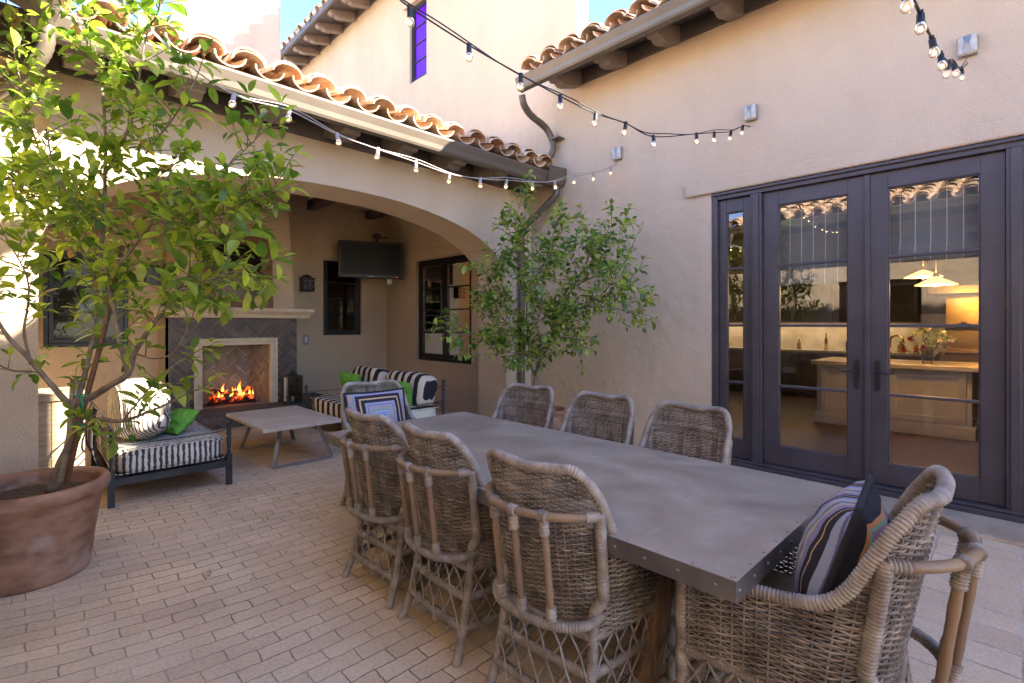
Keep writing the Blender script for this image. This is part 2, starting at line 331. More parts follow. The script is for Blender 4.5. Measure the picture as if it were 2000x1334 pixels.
ld=bpy.data.lights.new('sun','SUN'); ld.energy=4.8; ld.angle=R(.5); ld.color=(1,.90,.74)
lo=bpy.data.objects.new('sun',ld); COL.objects.link(lo); lo.rotation_euler=(-SUN).to_track_quat('-Z','Y').to_euler(); lo.location=(10,-15,12)
cd=bpy.data.cameras.new('camera'); cam=bpy.data.objects.new('camera',cd); COL.objects.link(cam); sc.camera=cam
cam.location=CAM; cam.rotation_euler=(R(90),0,-math.atan2(S1,C1)); cd.sensor_width=36; cd.lens=F/2000*36; cd.shift_y=-34/2000; cd.clip_start=.05; cd.clip_end=400
# ------------------------------------------------------------------ ground
XW=5.05   # house wall plane
def floor_mat():
    m,t,b=nt('brick_paving'); L=t.links; tc=N(t,'ShaderNodeTexCoord'); sp=N(t,'ShaderNodeSeparateXYZ'); L.new(tc.outputs['Object'],sp.inputs[0])
    # slight wander of the joints
    nz=N(t,'ShaderNodeTexNoise',i_Scale=5.0,i_Detail=3.0); L.new(tc.outputs['Object'],nz.inputs[0])
    nz2=N(t,'ShaderNodeTexNoise',i_Scale=26.0,i_Detail=3.0); L.new(tc.outputs['Object'],nz2.inputs[0])
    def mth(op,a,b_=None,c=None):
        n=N(t,'ShaderNodeMath',operation=op)
        for i,v in enumerate((a,b_,c)):
            if v is None: continue
            if isinstance(v,(int,float)): n.inputs[i].default_value=v
            else: L.new(v,n.inputs[i])
        return n.outputs[0]
    X,Y=sp.outputs[0],sp.outputs[1]
    q=mth('MAXIMUM',mth('SUBTRACT',.95,X),0); warp=mth('MULTIPLY',mth('MULTIPLY',q,q),-.15)
    wob=mth('ADD',mth('MULTIPLY',mth('SUBTRACT',nz.outputs[0],.5),.028),mth('MULTIPLY',mth('SUBTRACT',nz2.outputs[0],.5),.016))
    Yw=mth('ADD',mth('ADD',Y,warp),wob); Xw=mth('ADD',X,wob)
    cb=N(t,'ShaderNodeCombineXYZ'); L.new(Xw,cb.inputs[0]); L.new(Yw,cb.inputs[1])
    cb2=N(t,'ShaderNodeCombineXYZ'); L.new(Xw,cb2.inputs[0]); L.new(Yw,cb2.inputs[1])
    def brick(vec,w_,h_,off,mo):
        n=N(t,'ShaderNodeTexBrick',offset=off); L.new(vec,n.inputs[0]); n.inputs['Scale'].default_value=1
        n.inputs['Brick Width'].default_value=w_; n.inputs['Row Height'].default_value=h_; n.inputs['Mortar Size'].default_value=mo; n.inputs['Mortar Smooth'].default_value=.4; n.inputs['Bias'].default_value=0
        n.inputs['Color1'].default_value=(0,0,0,1); n.inputs['Color2'].default_value=(1,1,1,1); n.inputs['Mortar'].default_value=(.5,.5,.5,1); return n
    a=brick(cb.outputs[0],.205,.093,.5,.0032); s=brick(cb2.outputs[0],.193,.198,.22,.0052); d=brick(cb.outputs[0],.155,.13,0,.003)
    selr=mth('GREATER_THAN',X,2.35)
    sb=mth('MULTIPLY',mth('GREATER_THAN',Yw,4.03),mth('LESS_THAN',Yw,4.16))
    def pick(x1,x2,f):
        n=N(t,'ShaderNodeMix',data_type='RGBA'); L.new(f,n.inputs[0]); L.new(x1,n.inputs[6]); L.new(x2,n.inputs[7]); return n.outputs[2]
    col=pick(pick(a.outputs[0],s.outputs[0],selr),d.outputs[0],sb)
    fac=pick(pick(a.outputs[1],s.outputs[1],selr),d.outputs[1],sb)
    base=ramp(t,col,[(0,(.66,.51,.355)),(.5,(.72,.57,.41)),(1,(.62,.475,.335))])
    n1=N(t,'ShaderNodeTexNoise',i_Scale=1.3,i_Detail=9.0,i_Roughness=.6); L.new(tc.outputs['Object'],n1.inputs[0])
    r1=ramp(t,n1.outputs[0],[(.3,(.80,.77,.76)),(.7,(1.12,1.1,1.06))])
    m1=N(t,'ShaderNodeMix',data_type='RGBA',blend_type='MULTIPLY'); m1.inputs[0].default_value=1; L.new(base.outputs[0],m1.inputs[6]); L.new(r1.outputs[0],m1.inputs[7])
    n2=N(t,'ShaderNodeTexNoise',i_Scale=55.0,i_Detail=7.0,i_Roughness=.7); L.new(tc.outputs['Object'],n2.inputs[0])
    r2=ramp(t,n2.outputs[0],[(.3,(.78,.75,.72)),(.55,(1.02,1.02,1.02))])
    m2=N(t,'ShaderNodeMix',data_type='RGBA',blend_type='MULTIPLY'); m2.inputs[0].default_value=1; L.new(m1.outputs[2],m2.inputs[6]); L.new(r2.outputs[0],m2.inputs[7])
    # joints: dark, with pale lime where they are filled
    n3=N(t,'ShaderNodeTexNoise',i_Scale=2.2,i_Detail=3.0); L.new(tc.outputs['Object'],n3.inputs[0])
    jc=ramp(t,mth('ADD',n3.outputs[0],mth('MULTIPLY',selr,.16)),[(.38,(.13,.10,.075)),(.56,(.36,.29,.22)),(.72,(.66,.60,.53))])
    jf=mth('MULTIPLY',fac,mth('ADD',mth('MULTIPLY',n1.outputs[0],.9),.35))
    m3=N(t,'ShaderNodeMix',data_type='RGBA'); L.new(jf,m3.inputs[0]); L.new(m2.outputs[2],m3.inputs[6]); L.new(jc.outputs[0],m3.inputs[7])
    L.new(m3.outputs[2],b.inputs['Base Color']); b.inputs['Roughness'].default_value=.78; b.inputs['Specular IOR Level'].default_value=.2
    hh=mth('ADD',mth('MULTIPLY',fac,-1),mth('MULTIPLY',n2.outputs[0],.25)); hh=mth('ADD',hh,mth('MULTIPLY',col,.35))
    bp=N(t,'ShaderNodeBump',i_Strength=.9,i_Distance=.009); L.new(hh,bp.inputs['Height']); L.new(bp.outputs[0],b.inputs['Normal']); return m
mb=MB()
for i in range(12):
    pass
mb.add([(-60,-60,0),(60,-60,0),(60,60,0),(-60,60,0)],[(0,1,2,3)])
tag(mb.build('ground',floor_mat()),kind='structure')
mb=MB(); mb.box(4.54,XW-.002,-9,4.795,-.05,.022)
tag(mb.build('path',mat('threshold_concrete',(.50,.385,.28),(.40,.30,.21),4,.9,.9,14,bdist=.02,spec=.1),bevel=.008),kind='structure')
# ------------------------------------------------------------------ walls with openings
def wall(mb,axis,c0,c1,u0,u1,z0,z1,holes):
    """axis 'x': wall at x=c0 (seen face) .. c1, running in y;  axis 'y': at y=c0..c1, running in x. holes=(ua,ub,za,zb)"""
    us=sorted(set([u0,u1]+[h[0] for h in holes]+[h[1] for h in holes])); zs=sorted(set([z0,z1]+[h[2] for h in holes]+[h[3] for h in holes]))
    pt=(lambda c,u,z:(c,u,z)) if axis=='x' else (lambda c,u,z:(u,c,z))
    for a,b in zip(us,us[1:]):
        for c,d in zip(zs,zs[1:]):
            um,zm=(a+b)/2,(c+d)/2
            if any(h[0]<um<h[1] and h[2]<zm<h[3] for h in holes): continue
            for cc in (c0,c1): mb.add([pt(cc,a,c),pt(cc,b,c),pt(cc,b,d),pt(cc,a,d)],[(0,1,2,3)])
    for (a,b,c,d) in holes:
        for q in (((a,c),(b,c)),((b,c),(b,d)),((b,d),(a,d)),((a,d),(a,c))):
            (p,r),(p2,r2)=q; mb.add([pt(c0,p,r),pt(c0,p2,r2),pt(c1,p2,r2),pt(c1,p,r)],[(0,1,2,3)])
    for q in (((u0,z0),(u0,z1)),((u0,z1),(u1,z1)),((u1,z1),(u1,z0))):
        (p,r),(p2,r2)=q; mb.add([pt(c0,p,r),pt(c0,p2,r2),pt(c1,p2,r2),pt(c1,p,r)],[(0,1,2,3)])
    return mb
def tiles(mb,o,e,up,L,W,pitch=.29,rows=6,seed=1,r=.098,rise=.34):
    """barrel tiles: o eave start, e unit along eave, up unit horizontal up-slope; rise = slope"""
    rnd=random.Random(seed); e=Vector(e); sl=Vector((up[0],up[1],rise)).normalized(); nn=e.cross(sl).normalized()
    if nn.z<0: nn=-nn
    o=Vector(o); n=int(L/pitch); step=.36; th=.013
    for row in range(rows):
        for c in range(n):
            for kind in ((0,1,2) if row==0 else (0,1)):
                boost=kind==2; kind=0 if boost else kind
                base=o+e*((c+ (.5 if kind==0 else 1.0))*pitch+rnd.uniform(-.008,.008)+(.006 if boost else 0))+(sl*.045+nn*.026 if boost else Vector((0,0,0)))+sl*(row*step+rnd.uniform(-.018,.018))+nn*(.045 if kind==0 else -.002)
                tw=rnd.uniform(-.03,.03); lift=rnd.uniform(0,.012)
                d=(sl+e*tw-nn*.075).normalized()
                rl,ru=(r,r*.82); K=9; ln=.43
                vs=[]
                for (s_,rad) in ((0,rl),(ln,ru)):
                    for rr2 in (rad,rad-th):
                        for k in range(K+1):
                            a=math.pi*(k/K)
                            if kind==0: off=e*math.cos(a)*rr2+nn*(math.sin(a)*rr2*.66)
                            else: off=e*math.cos(a)*rr2*.92-nn*(math.sin(a)*rr2*.72-.055)
                            vs.append(base+d*s_+off+nn*(lift+.03))
                Q=K+1; fs=[]
                for k in range(K):
                    fs.append((k,k+1,2*Q+k+1,2*Q+k)); fs.append((Q+k,3*Q+k,3*Q+k+1,Q+k+1)); fs.append((k,Q+k,Q+k+1,k+1))
                fs.append((0,2*Q,3*Q,Q)); fs.append((K,Q+K,3*Q+K,2*Q+K))
                mb.add(vs,fs,False)
    return mb
def gutter(mb,p0,p1,out,depth=.125,h=.135):
    """ogee gutter from p0 to p1 (top back edge), out = unit vector away from the wall"""
    out=Vector(out); p0=Vector(p0); p1=Vector(p1); Z=Vector((0,0,1))
    prof=[(0,0),(0,-h),(.62,-h),(.72,-h*.85),(.80,-h*.55),(.93,-h*.3),(1,-h*.16),(1.04,-h*.08),(1.04,.0),(.96,.012),(.92,0),(.9,-.02),(.85,-.03*1),(.05,-.03)]
    poly=[p0+out*(a*depth)+Z*b for a,b in prof]
    return mb.prism(poly,p1-p0)
def corbel(mb,p,out,side,depth=.5,w=.10,h=.2):
    """shaped rafter tail: p = top point at wall, centre"""
    out=Vector(out); side=Vector(side); p=Vector(p)-side*w/2; Z=Vector((0,0,1))
    prof=[(0,0),(depth,0),(depth,-h*.42),(depth*.93,-h*.62),(depth*.86,-h*.70),(depth*.80,-h*.66),(depth*.76,-h*.74),(depth*.68,-h*.92),(depth*.56,-h),(0,-h)]
    return mb.prism([p+out*a+Z*b for a,b in prof],side*w)
# ================================================================== MAIN HOUSE (right side)
house=empty('courtyard_house',(XW,0,0),label='tall pinkish tan stucco house along the right side with dark french doors and tiled eaves',cat='house')
DY0,DY1,DZ=-.39,2.245,2.76
WY0,WY1,WZ0,WZ1=6.10,7.655,.78,2.55
mb=MB(); wall(mb,'x',XW,XW+.25,-2.2,9.0,0,4.46,[(DY0,DY1,.03,DZ),(WY0,WY1,WZ0,WZ1)])
wall(mb,'x',XW,XW+.25,9.0,15,0,4.46,[])
wall(mb,'x',XW,XW+.25,4.0,15,4.46,7.92,[(7.33,7.87,5.82,7.22)])
mb.add([(XW,4.0,4.4),(10,9,4.4),(10,9,7.92),(XW,4.0,7.92)],[(0,1,2,3)])
at(mb.build('wall',M['stucco']),house)
# lintels (rounded stucco bands)
mb=MB(); mb.box(XW-.035,XW+.0,-1.2,2.52,DZ-.004,DZ+.135)
at(mb.build('lintel',M['stucco'],bevel=.02,seg=3),house)
mb=MB(); mb.box(XW-.035,XW+.0,5.6,8.25,WZ1+.01,WZ1+.19)
at(mb.build('lintel',M['stucco_in'],bevel=.015),house)
mb=MB(); mb.box(XW-.05,XW,7.15,8.05,7.23,7.35)
at(mb.build('lintel',M['stucco'],bevel=.02),house)
# roofs
def slab(mb,x0,z0,x1,z1,y0,y1,th=.05):
    return mb.prism([(x0,y0,z0),(x1,y0,z1),(x1,y0,z1+th),(x0,y0,z0+th)],(0,y1-y0,0))
roof=MB(); slab(roof,4.42,4.42,9.0,5.95,-2.2,4.28)
roof=at(roof.build('roof',M['timber']),house)
mb=MB(); tiles(mb,(4.37,4.33,4.465),(0,-1,0),(1,0),6.6,0,rows=7,seed=3,pitch=.305,r=.125)
x=mb.build('roof_tiles',M['tile']); x.parent=roof
r2=MB(); slab(r2,4.42,7.86,9.5,9.4,3.9,15); r2=at(r2.build('roof',M['timber']),house)
mb=MB(); tiles(mb,(4.37,15,7.90),(0,-1,0),(1,0),11,0,rows=4,seed=4,pitch=.305); x=mb.build('roof_tiles',M['tile']); x.parent=r2
mb=MB(); mb.box(XW-.03,XW+.2,-2.2,4.0,4.45,4.64); mb.box(XW-.03,XW+.2,3.95,15,7.92,8.06); at(mb.build('frieze_board',M['timber']),house)
mb=MB(); mb.box(4.37,4.42,3.9,15,7.84,7.99); at(mb.build('fascia_board',M['gutter']),house)
mb=MB(); gutter(mb,(4.47,-2.2,4.46),(4.47,4.40,4.46),(-1,0,0)); gu=at(mb.build('gutter',M['gutter']),house)
for i,yy in enumerate([3.95-.66*k for k in range(10)]):
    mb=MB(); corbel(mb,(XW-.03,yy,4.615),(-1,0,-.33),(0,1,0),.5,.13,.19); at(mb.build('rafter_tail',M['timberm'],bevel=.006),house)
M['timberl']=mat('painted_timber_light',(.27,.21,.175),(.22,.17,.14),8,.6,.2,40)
for i in range(16):
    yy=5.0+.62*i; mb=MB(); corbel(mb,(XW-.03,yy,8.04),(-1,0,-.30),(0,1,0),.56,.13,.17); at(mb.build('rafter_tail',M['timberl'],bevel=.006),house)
# downspouts
def spout(pts,parent,name='downspout',ribs=()):
    p=resample(catmull(pts,8),.018); rr=[]
    L=0; 
    for i,q in enumerate(p): 
        # ribbed on the bends
        a=p[max(0,i-4)];b=p[min(len(p)-1,i+4)]; bend=(q-a).angle(b-q) if i>3 and i<len(p)-4 else 0
        rr.append(.042+(.0035 if (bend>.05 and i%2) else 0))
    mb=MB().tube(p,rr,14); return at(mb.build(name,M['gutter']),parent)
pz=[hx(1019,185,4.40),hx(1024,206,4.46),hx(1038,226,4.62),hx(1066,250,4.88),hx(1079,276,4.97),hx(1080,292,4.97),hx(1073,307,4.95),hx(1058,316,4.90)]
spout(pz,house)
mb=MB(); q=hx(1090,272,5.0); mb.box(q.x-.09,q.x+.05,q.y-.07,q.y+.07,q.z-.012,q.z+.012); at(mb.build('pipe_bracket',M['gutter']),house)
# ---- door unit
door=empty('french_doors'); bpy.data.objects.remove(door)
X0=XW+.02
mb=MB()
yl,yr=DY1-.004,DY0+.004; zt=DZ-.006
for a,b in ((yl-.055,yl),(yr,yr+.055)): mb.box(X0-.012,X0+.14,a,b,.03,zt)
mb.box(X0-.012,X0+.14,yr+.055,yl-.055,zt-.07,zt)
for c in (1.812,.925,.038): 
    if c!=.925: mb.box(X0-.010,X0+.14,c-.052,c+.052,.03,zt-.07); mb.box(X0-.026,X0-.010,c-.028,c+.028,.045,zt-.072)
mb.box(X0-.036,X0-.012,yr+.01,yl-.01,zt-.03,zt-.002)
at(mb.build('door_frame',M['frame'],bevel=.005),house)
mb=MB(); mb.box(X0-.075,X0+.14,yr+.002,yl-.002,.022,.062); mb.box(X0-.045,X0+.1,yr+.055,yl-.055,.0625,.085); at(mb.build('door_sill',M['frame'],bevel=.006),house)
def leaf_panel(name,y0,y1,z0,z1,sw,rail_b,rail_t,nrow,parent,x=X0+.03,th=.05,glass='glass',fm='frame',mw=.012):
    mb=MB(); mb.box(x,x+th,y0,y0+sw,z0,z1); mb.box(x,x+th,y1-sw,y1,z0,z1)
    mb.box(x,x+th,y0+sw,y1-sw,z0,z0+rail_b); mb.box(x,x+th,y0+sw,y1-sw,z1-rail_t,z1)
    gz0,gz1=z0+rail_b,z1-rail_t
    # glazing bead
    for a,b in ((y0+sw,y0+sw+.010),(y1-sw-.010,y1-sw)): mb.box(x+.008,x+th-.008,a,b,gz0,gz1)
    for a,b in ((gz0,gz0+.010),(gz1-.010,gz1)): mb.box(x+.0085,x+th-.0085,y0+sw+.010,y1-sw-.010,a,b)
    o=mb.build(name,M[fm],bevel=.0035); at(o,parent)
    for k in range(1,nrow):
        z=gz0+(gz1-gz0)*k/nrow; m2=MB(); m2.box(x+.004,x+th-.004,y0+sw+.001,y1-sw-.001,z-mw,z+mw); q=m2.build('muntin',M[fm],bevel=.004); q.parent=o
    for k in range(nrow):
        za=gz0+(gz1-gz0)*k/nrow; zb=gz0+(gz1-gz0)*(k+1)/nrow; m2=MB(); xx=x+th/2
        m2.add([(xx,y0+sw,za),(xx,y1-sw,za),(xx,y1-sw,zb),(xx,y0+sw,zb)],[(0,1,2,3)])
        q=m2.build('pane',M[glass]); q.parent=o
    return o
zb,ztt=.09,zt-.072
d1=leaf_panel('door',.930,1.758,zb,ztt,.135,.175,.135,4,house)
d2=leaf_panel('door',.092,.920,zb,ztt,.135,.175,.135,4,house)
s1=leaf_panel('sidelight',1.866,2.185,zb,ztt,.075,.175,.135,4,house)
s2=leaf_panel('sidelight',-.33,-.014,zb,ztt,.075,.175,.135,4,house)
mb=MB(); mb.box(X0+.012,X0+.03,.905,.945,zb,ztt); q=mb.build('astragal',M['frame'],bevel=.006); q.parent=d1
for dd,yy,sg in ((d1,1.0,1),(d2,.855,-1)):
    mb=MB(); xx=X0+.028
    pr=[(-.018,-.115),(0,-.13),(.018,-.115),(.018,.115),(.01,.125),(0,.135),(-.01,.125),(-.018,.115)]
    mb.prism([(xx-.008,yy+a,.99+b) for a,b in pr],(.008,0,0))
    mb.tube([(xx-.006,yy,1.02),(xx-.055,yy,1.02)],.009,10)
    mb.tube(catmull([(xx-.055,yy-.004*sg,1.02),(xx-.057,yy+.03*sg,1.024),(xx-.057,yy+.065*sg,1.014),(xx-.056,yy+.10*sg,1.018),(xx-.052,yy+.122*sg,1.027)]),[.0085]*33 if False else .0075,8)
    mb.tube([(xx-.008,yy,.93),(xx-.016,yy,.93)],.011,10)
    q=mb.build('handle',M['blackframe']); q.parent=dd
# ---- windows of the house
def simple_window(name,parent,axis,c,u0,u1,z0,z1,leaves,rows,fm='blackframe',glass='dimglass',fw=.05,sw=.06,depth=.09,sgn=1):
    """axis x: plane x=c, panes in y. sgn: direction into the building"""
    def bx(mb,a,b,p,q,r,s): # a..b depth
        a,b=sorted((c+sgn*a,c+sgn*b))
        return mb.box(a,b,p,q,r,s) if axis=='x' else mb.box(p,q,a,b,r,s)
    mb=MB(); 
    bx(mb,.01,depth,u0+.002,u0+fw,z0+.002,z1-.002); bx(mb,.01,depth,u1-fw,u1-.002,z0+.002,z1-.002)
    bx(mb,.01,depth,u0+fw,u1-fw,z0+.002,z0+fw); bx(mb,.01,depth,u0+fw,u1-fw,z1-fw,z1-.002)
    fr=at(mb.build(name,M[fm],bevel=.004),parent)
    L=(u1-u0-2*fw)/leaves
    for i in range(leaves):
        a=u0+fw+L*i+.002; b=a+L-.004; mb=MB()
        bx(mb,.02,.07,a,a+sw,z0+fw+.002,z1-fw-.002); bx(mb,.02,.07,b-sw,b,z0+fw+.002,z1-fw-.002)
        bx(mb,.02,.07,a+sw,b-sw,z0+fw+.002,z0+fw+sw); bx(mb,.02,.07,a+sw,b-sw,z1-fw-sw,z1-fw-.002)
        for k in range(1,rows):
            z=z0+fw+sw+(z1-z0-2*fw-2*sw)*k/rows; bx(mb,.03,.06,a+sw,b-sw,z-.011,z+.011)
        q=mb.build('sash',M[fm],bevel=.003); q.parent=fr
        mb=MB(); cc=c+sgn*.045
        if axis=='x': mb.add([(cc,a+sw,z0+fw+sw),(cc,b-sw,z0+fw+sw),(cc,b-sw,z1-fw-sw),(cc,a+sw,z1-fw-sw)],[(0,1,2,3)])
        else: mb.add([(a+sw,cc,z0+fw+sw),(b-sw,cc,z0+fw+sw),(b-sw,cc,z1-fw-sw),(a+sw,cc,z1-fw-sw)],[(0,1,2,3)])
        q=mb.build('pane',M[glass]); q.parent=fr
    return fr
simple_window('window',house,'x',XW+.04,WY0,WY1,WZ0,WZ1,2,4,sw=.07)
M['purple']=mat('purple_glass',(.085,.0,.40),(.12,.004,.50),1.2,.15,spec=.25)
pw=simple_window('window',house,'x',XW+.03,7.33,7.87,5.82,7.22,1,4,glass='purple',fw=.045,sw=.03)
pw['label']='narrow upper window with bright purple panes'
# added unseen block behind the camera, its slanted end shaped to shade the courtyard
rw=empty('unseen_shade_wing',(XW,-2.25,0),label='unseen tall tan stucco block with tiled eave, added behind the dining area to shade the courtyard',cat='house')
mb=MB(); wall(mb,'x',XW,XW+.25,-12,-2.25,0,7.1,[(-5,-3.6,.9,2.4),(-5,-3.6,4.4,5.8)]); mb.add([(XW,-2.25,0),(9.0,-8.2,0),(9.0,-8.2,7.1),(XW,-2.25,7.1)],[(0,1,2,3)]); at(mb.build('wall',M['stucco']),rw)
simple_window('window',rw,'x',XW+.04,-5,-3.6,.9,2.4,2,4); simple_window('window',rw,'x',XW+.04,-5,-3.6,4.4,5.8,2,4)
mb=MB(); mb.add([(4.42,-12.3,7.05),(9.5,-12.3,8.6),(9.5,-9.6,8.6),(4.42,-2.0,7.05),(4.42,-12.3,7.10),(9.5,-12.3,8.65),(9.5,-9.6,8.65),(4.42,-2.0,7.10)],[(0,1,2,3),(4,7,6,5),(0,4,5,1),(1,5,6,2),(2,6,7,3),(3,7,4,0)]); rr_=at(mb.build('roof',M['timber']),rw)
mb=MB(); tiles(mb,(4.37,-2.0,7.1),(0,-1,0),(1,0),10,0,rows=1,seed=9); q=mb.build('roof_tiles',M['tile']); q.parent=rr_
# ================================================================== LEFT HOUSE (overhead left; seen in the door glass)
lh=empty('left_house_wing',(-.55,0,0),label='low stucco wing with clay tile roof along the left edge of the courtyard',cat='house')
mb=MB(); wall(mb,'x',-.55,-.8,-8,4.78,0,3.22,[(1.2,2.4,.9,2.2)]); at(mb.build('wall',M['stucco']),lh)
simple_window('window',lh,'x',-.58,1.2,2.4,.9,2.2,2,3,sgn=-1)
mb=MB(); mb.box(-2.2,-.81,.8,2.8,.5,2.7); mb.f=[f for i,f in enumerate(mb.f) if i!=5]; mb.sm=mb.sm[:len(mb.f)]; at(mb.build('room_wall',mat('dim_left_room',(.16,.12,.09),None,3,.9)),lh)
mb=MB(); mb.prism([(.06,-8,3.29),(-4.5,-8,4.9),(-4.5,-8,4.95),(.06,-8,3.34)],(0,12.2,0)); lr=at(mb.build('roof',M['timber']),lh)
mb=MB(); tiles(mb,(.09,-8,3.35),(0,1,0),(-1,0),12.2,0,rows=10,seed=11,rise=.353); q=mb.build('roof_tiles',M['tile']); q.parent=lr
mb=MB(); gutter(mb,(.02,4.19,3.34),(.02,-8,3.34),(1,0,0)); at(mb.build('gutter',M['gutter']),lh)
for k in range(16):
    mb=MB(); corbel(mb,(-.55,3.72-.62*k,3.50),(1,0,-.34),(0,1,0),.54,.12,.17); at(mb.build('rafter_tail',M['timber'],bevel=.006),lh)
mb=MB(); mb.box(-.75,-.53,-8,4.78,3.2,3.5); at(mb.build('frieze_board',M['timber']),lh)
pts=[(.09,4.10,3.22),(.085,4.13,3.10),(.03,4.2,2.99),(-.12,4.42,2.86),(-.30,4.64,2.74),(-.40,4.70,2.62),(-.42,4.71,2.4),(-.42,4.71,.05)]
spout(pts,lh)
# ================================================================== LOGGIA
AX0,AX1,AY0,AY1=.065,4.575,4.80,5.37
log=empty('loggia_building',(2.3,AY0,0),label='arched stucco loggia with clay tile roof opening on the courtyard',cat='building')
ac=(AX0+AX1)/2; hw=(AX1-AX0)/2
def archz(t): # t distance from centre
    return interp(abs(t),[0,.45,.8,1.2,1.5,1.7,1.85,1.98,2.08,2.16,2.22,hw],[2.795,2.785,2.755,2.69,2.615,2.545,2.475,2.395,2.315,2.225,2.13,2.02])
xs=[ac-hw]+[ac+hw*math.sin(math.pi/2*(-1+2*k/48)) for k in range(1,48)]+[ac+hw]
zz=[archz(x-ac) for x in xs]
zs=[zz[0]]+[ (zz[i-1]+2*zz[i]+zz[i+1])/4 for i in range(1,len(zz)-1)]+[zz[-1]]
mb=MB(); top=3.47
for i in range(len(xs)-1):
    for y in (AY0,AY1): mb.add([(xs[i],y,zs[i]),(xs[i+1],y,zs[i+1]),(xs[i+1],y,top),(xs[i],y,top)],[(0,1,2,3)])
for y in (AY0,AY1):
    mb.add([(-.9,y,0),(xs[0],y,0),(xs[0],y,zs[0]),(xs[0],y,top),(-.9,y,top)],[(0,1,2,3,4)])
    mb.add([(xs[-1],y,0),(XW-.002,y,0),(XW-.002,y,top),(xs[-1],y,top),(xs[-1],y,zs[-1])],[(0,1,2,3,4)])
pr=[(xs[0],0)]+list(zip(xs,zs))+[(xs[-1],0)]
vs=[];fs=[]
for (x,z) in pr: vs+=[(x,AY0,z),(x,AY1,z)]
for i in range(len(pr)-1): fs.append((2*i,2*i+1,2*i+3,2*i+2))
mb.add(vs,fs,False)
at(mb.build('arch_wall',M['stucco'] ),log)
BY=8.69
bw=(3.79,4.52,1.22,2.56)  # right small window  x0,x1,z0,z1
lw=(.16,1.03,1.12,2.38)
mb=MB(); wall(mb,'y',BY,BY+.2,-.9,XW,0,3.6,[bw,lw]); wall(mb,'x',-.7,-.9,AY1,BY,0,3.6,[]); at(mb.build('back_wall',M['stucco_in']),log)
mb=MB(); mb.box(-.9,XW,AY1,BY,3.56,3.62); 
at(mb.build('ceiling',M['stucco_in']),log)
for k in range(5):
    mb=MB(); mb.box(.2+1.1*k,.34+1.1*k,AY1,BY-.002,3.40,3.558); at(mb.build('ceiling_beam',M['timber'],bevel=.008),log)
simple_window('window',log,'y',BY+.03,bw[0],bw[1],bw[2],bw[3],1,4,sw=.05)
simple_window('window',log,'y',BY+.03,lw[0],lw[1],lw[2],lw[3],1,3,sw=.05)
for (a,b,z) in ((3.55,4.75,2.63),(-.05,1.35,2.50)):
    mb=MB(); mb.box(a,b,BY-.035,BY,z,z+.15); at(mb.build('lintel',M['stucco_in'],bevel=.015),log)
# dark rooms behind the two windows
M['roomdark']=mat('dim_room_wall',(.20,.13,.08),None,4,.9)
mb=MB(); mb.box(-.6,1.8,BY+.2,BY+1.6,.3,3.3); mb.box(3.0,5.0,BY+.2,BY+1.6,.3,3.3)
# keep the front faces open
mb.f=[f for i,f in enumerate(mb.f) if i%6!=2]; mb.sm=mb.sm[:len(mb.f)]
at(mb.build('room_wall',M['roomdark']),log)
# roof
mb=MB(); mb.prism([(-.9,4.27,3.30),(-.9,6.9,4.22),(-.9,9.3,3.40),(-.9,9.3,3.46),(-.9,6.9,4.28),(-.9,4.27,3.35)],(XW+.9-.004,0,0)); lroof=at(mb.build('roof',M['timber']),log)
mb=MB(); tiles(mb,(-.05,4.19,3.36),(1,0,0),(0,1),5.05,0,rows=7,seed=21,pitch=.287,r=.122,rise=.345); q=mb.build('roof_tiles',M['tile']); q.parent=lroof
mb=MB(); gutter(mb,(.03,4.30,3.34),(XW-.01,4.30,3.34),(0,-1,0)); at(mb.build('gutter',M['gutter']),log)
mb=MB(); mb.prism([(XW-.01,4.20,3.22),(XW-.34,4.20,3.22),(XW-.34,4.165,3.37),(XW-.34,4.162,3.42),(XW-.01,4.162,3.44),(XW-.01,4.165,3.30)],(0,-.012,0))
mb.box(XW-.30,XW-.012,4.165,4.24,3.345,3.42); at(mb.build('gutter_end',M['gutter']),log)
mb=MB(); mb.box(-.5,XW-.01,AY0-.03,AY0+.05,3.21,3.56); at(mb.build('frieze_board',M['timber']),log)
for k in range(8):
    mb=MB(); corbel(mb,(.27+.63*k,AY0-.03,3.47),(0,-1,-.34),(1,0,0),.47,.17,.225); at(mb.build('rafter_tail',M['timberm'],bevel=.008),log)
pts=[hx(1082,366,4.93),hx(1080,378,4.92),hx(1068,392,4.86),hx(1046,411,4.76)]
pts=[Vector((4.93,4.22,3.20)),Vector((4.93,4.24,3.10)),Vector((4.90,4.34,3.00)),Vector((4.86,4.52,2.86)),Vector((4.82,4.68,2.74)),Vector((4.80,4.73,2.62)),Vector((4.80,4.735,2.45)),Vector((4.80,4.735,.03))]
spout(pts,log)
mb=MB(); mb.box(4.70,4.90,4.72,4.80,2.28,2.31); at(mb.build('pipe_bracket',M['gutter']),log)
# ================================================================== FIREPLACE AND CHIMNEY
FY=8.0
fp=empty('fireplace',(2.215,FY,0),label='tall fireplace with brown herringbone tile, stone mantel and burning logs',cat='fireplace')
mb=MB()
fx0,fx1=1.37,3.06; ox0,ox1,oz0,oz1=1.76,2.67,.23,1.12
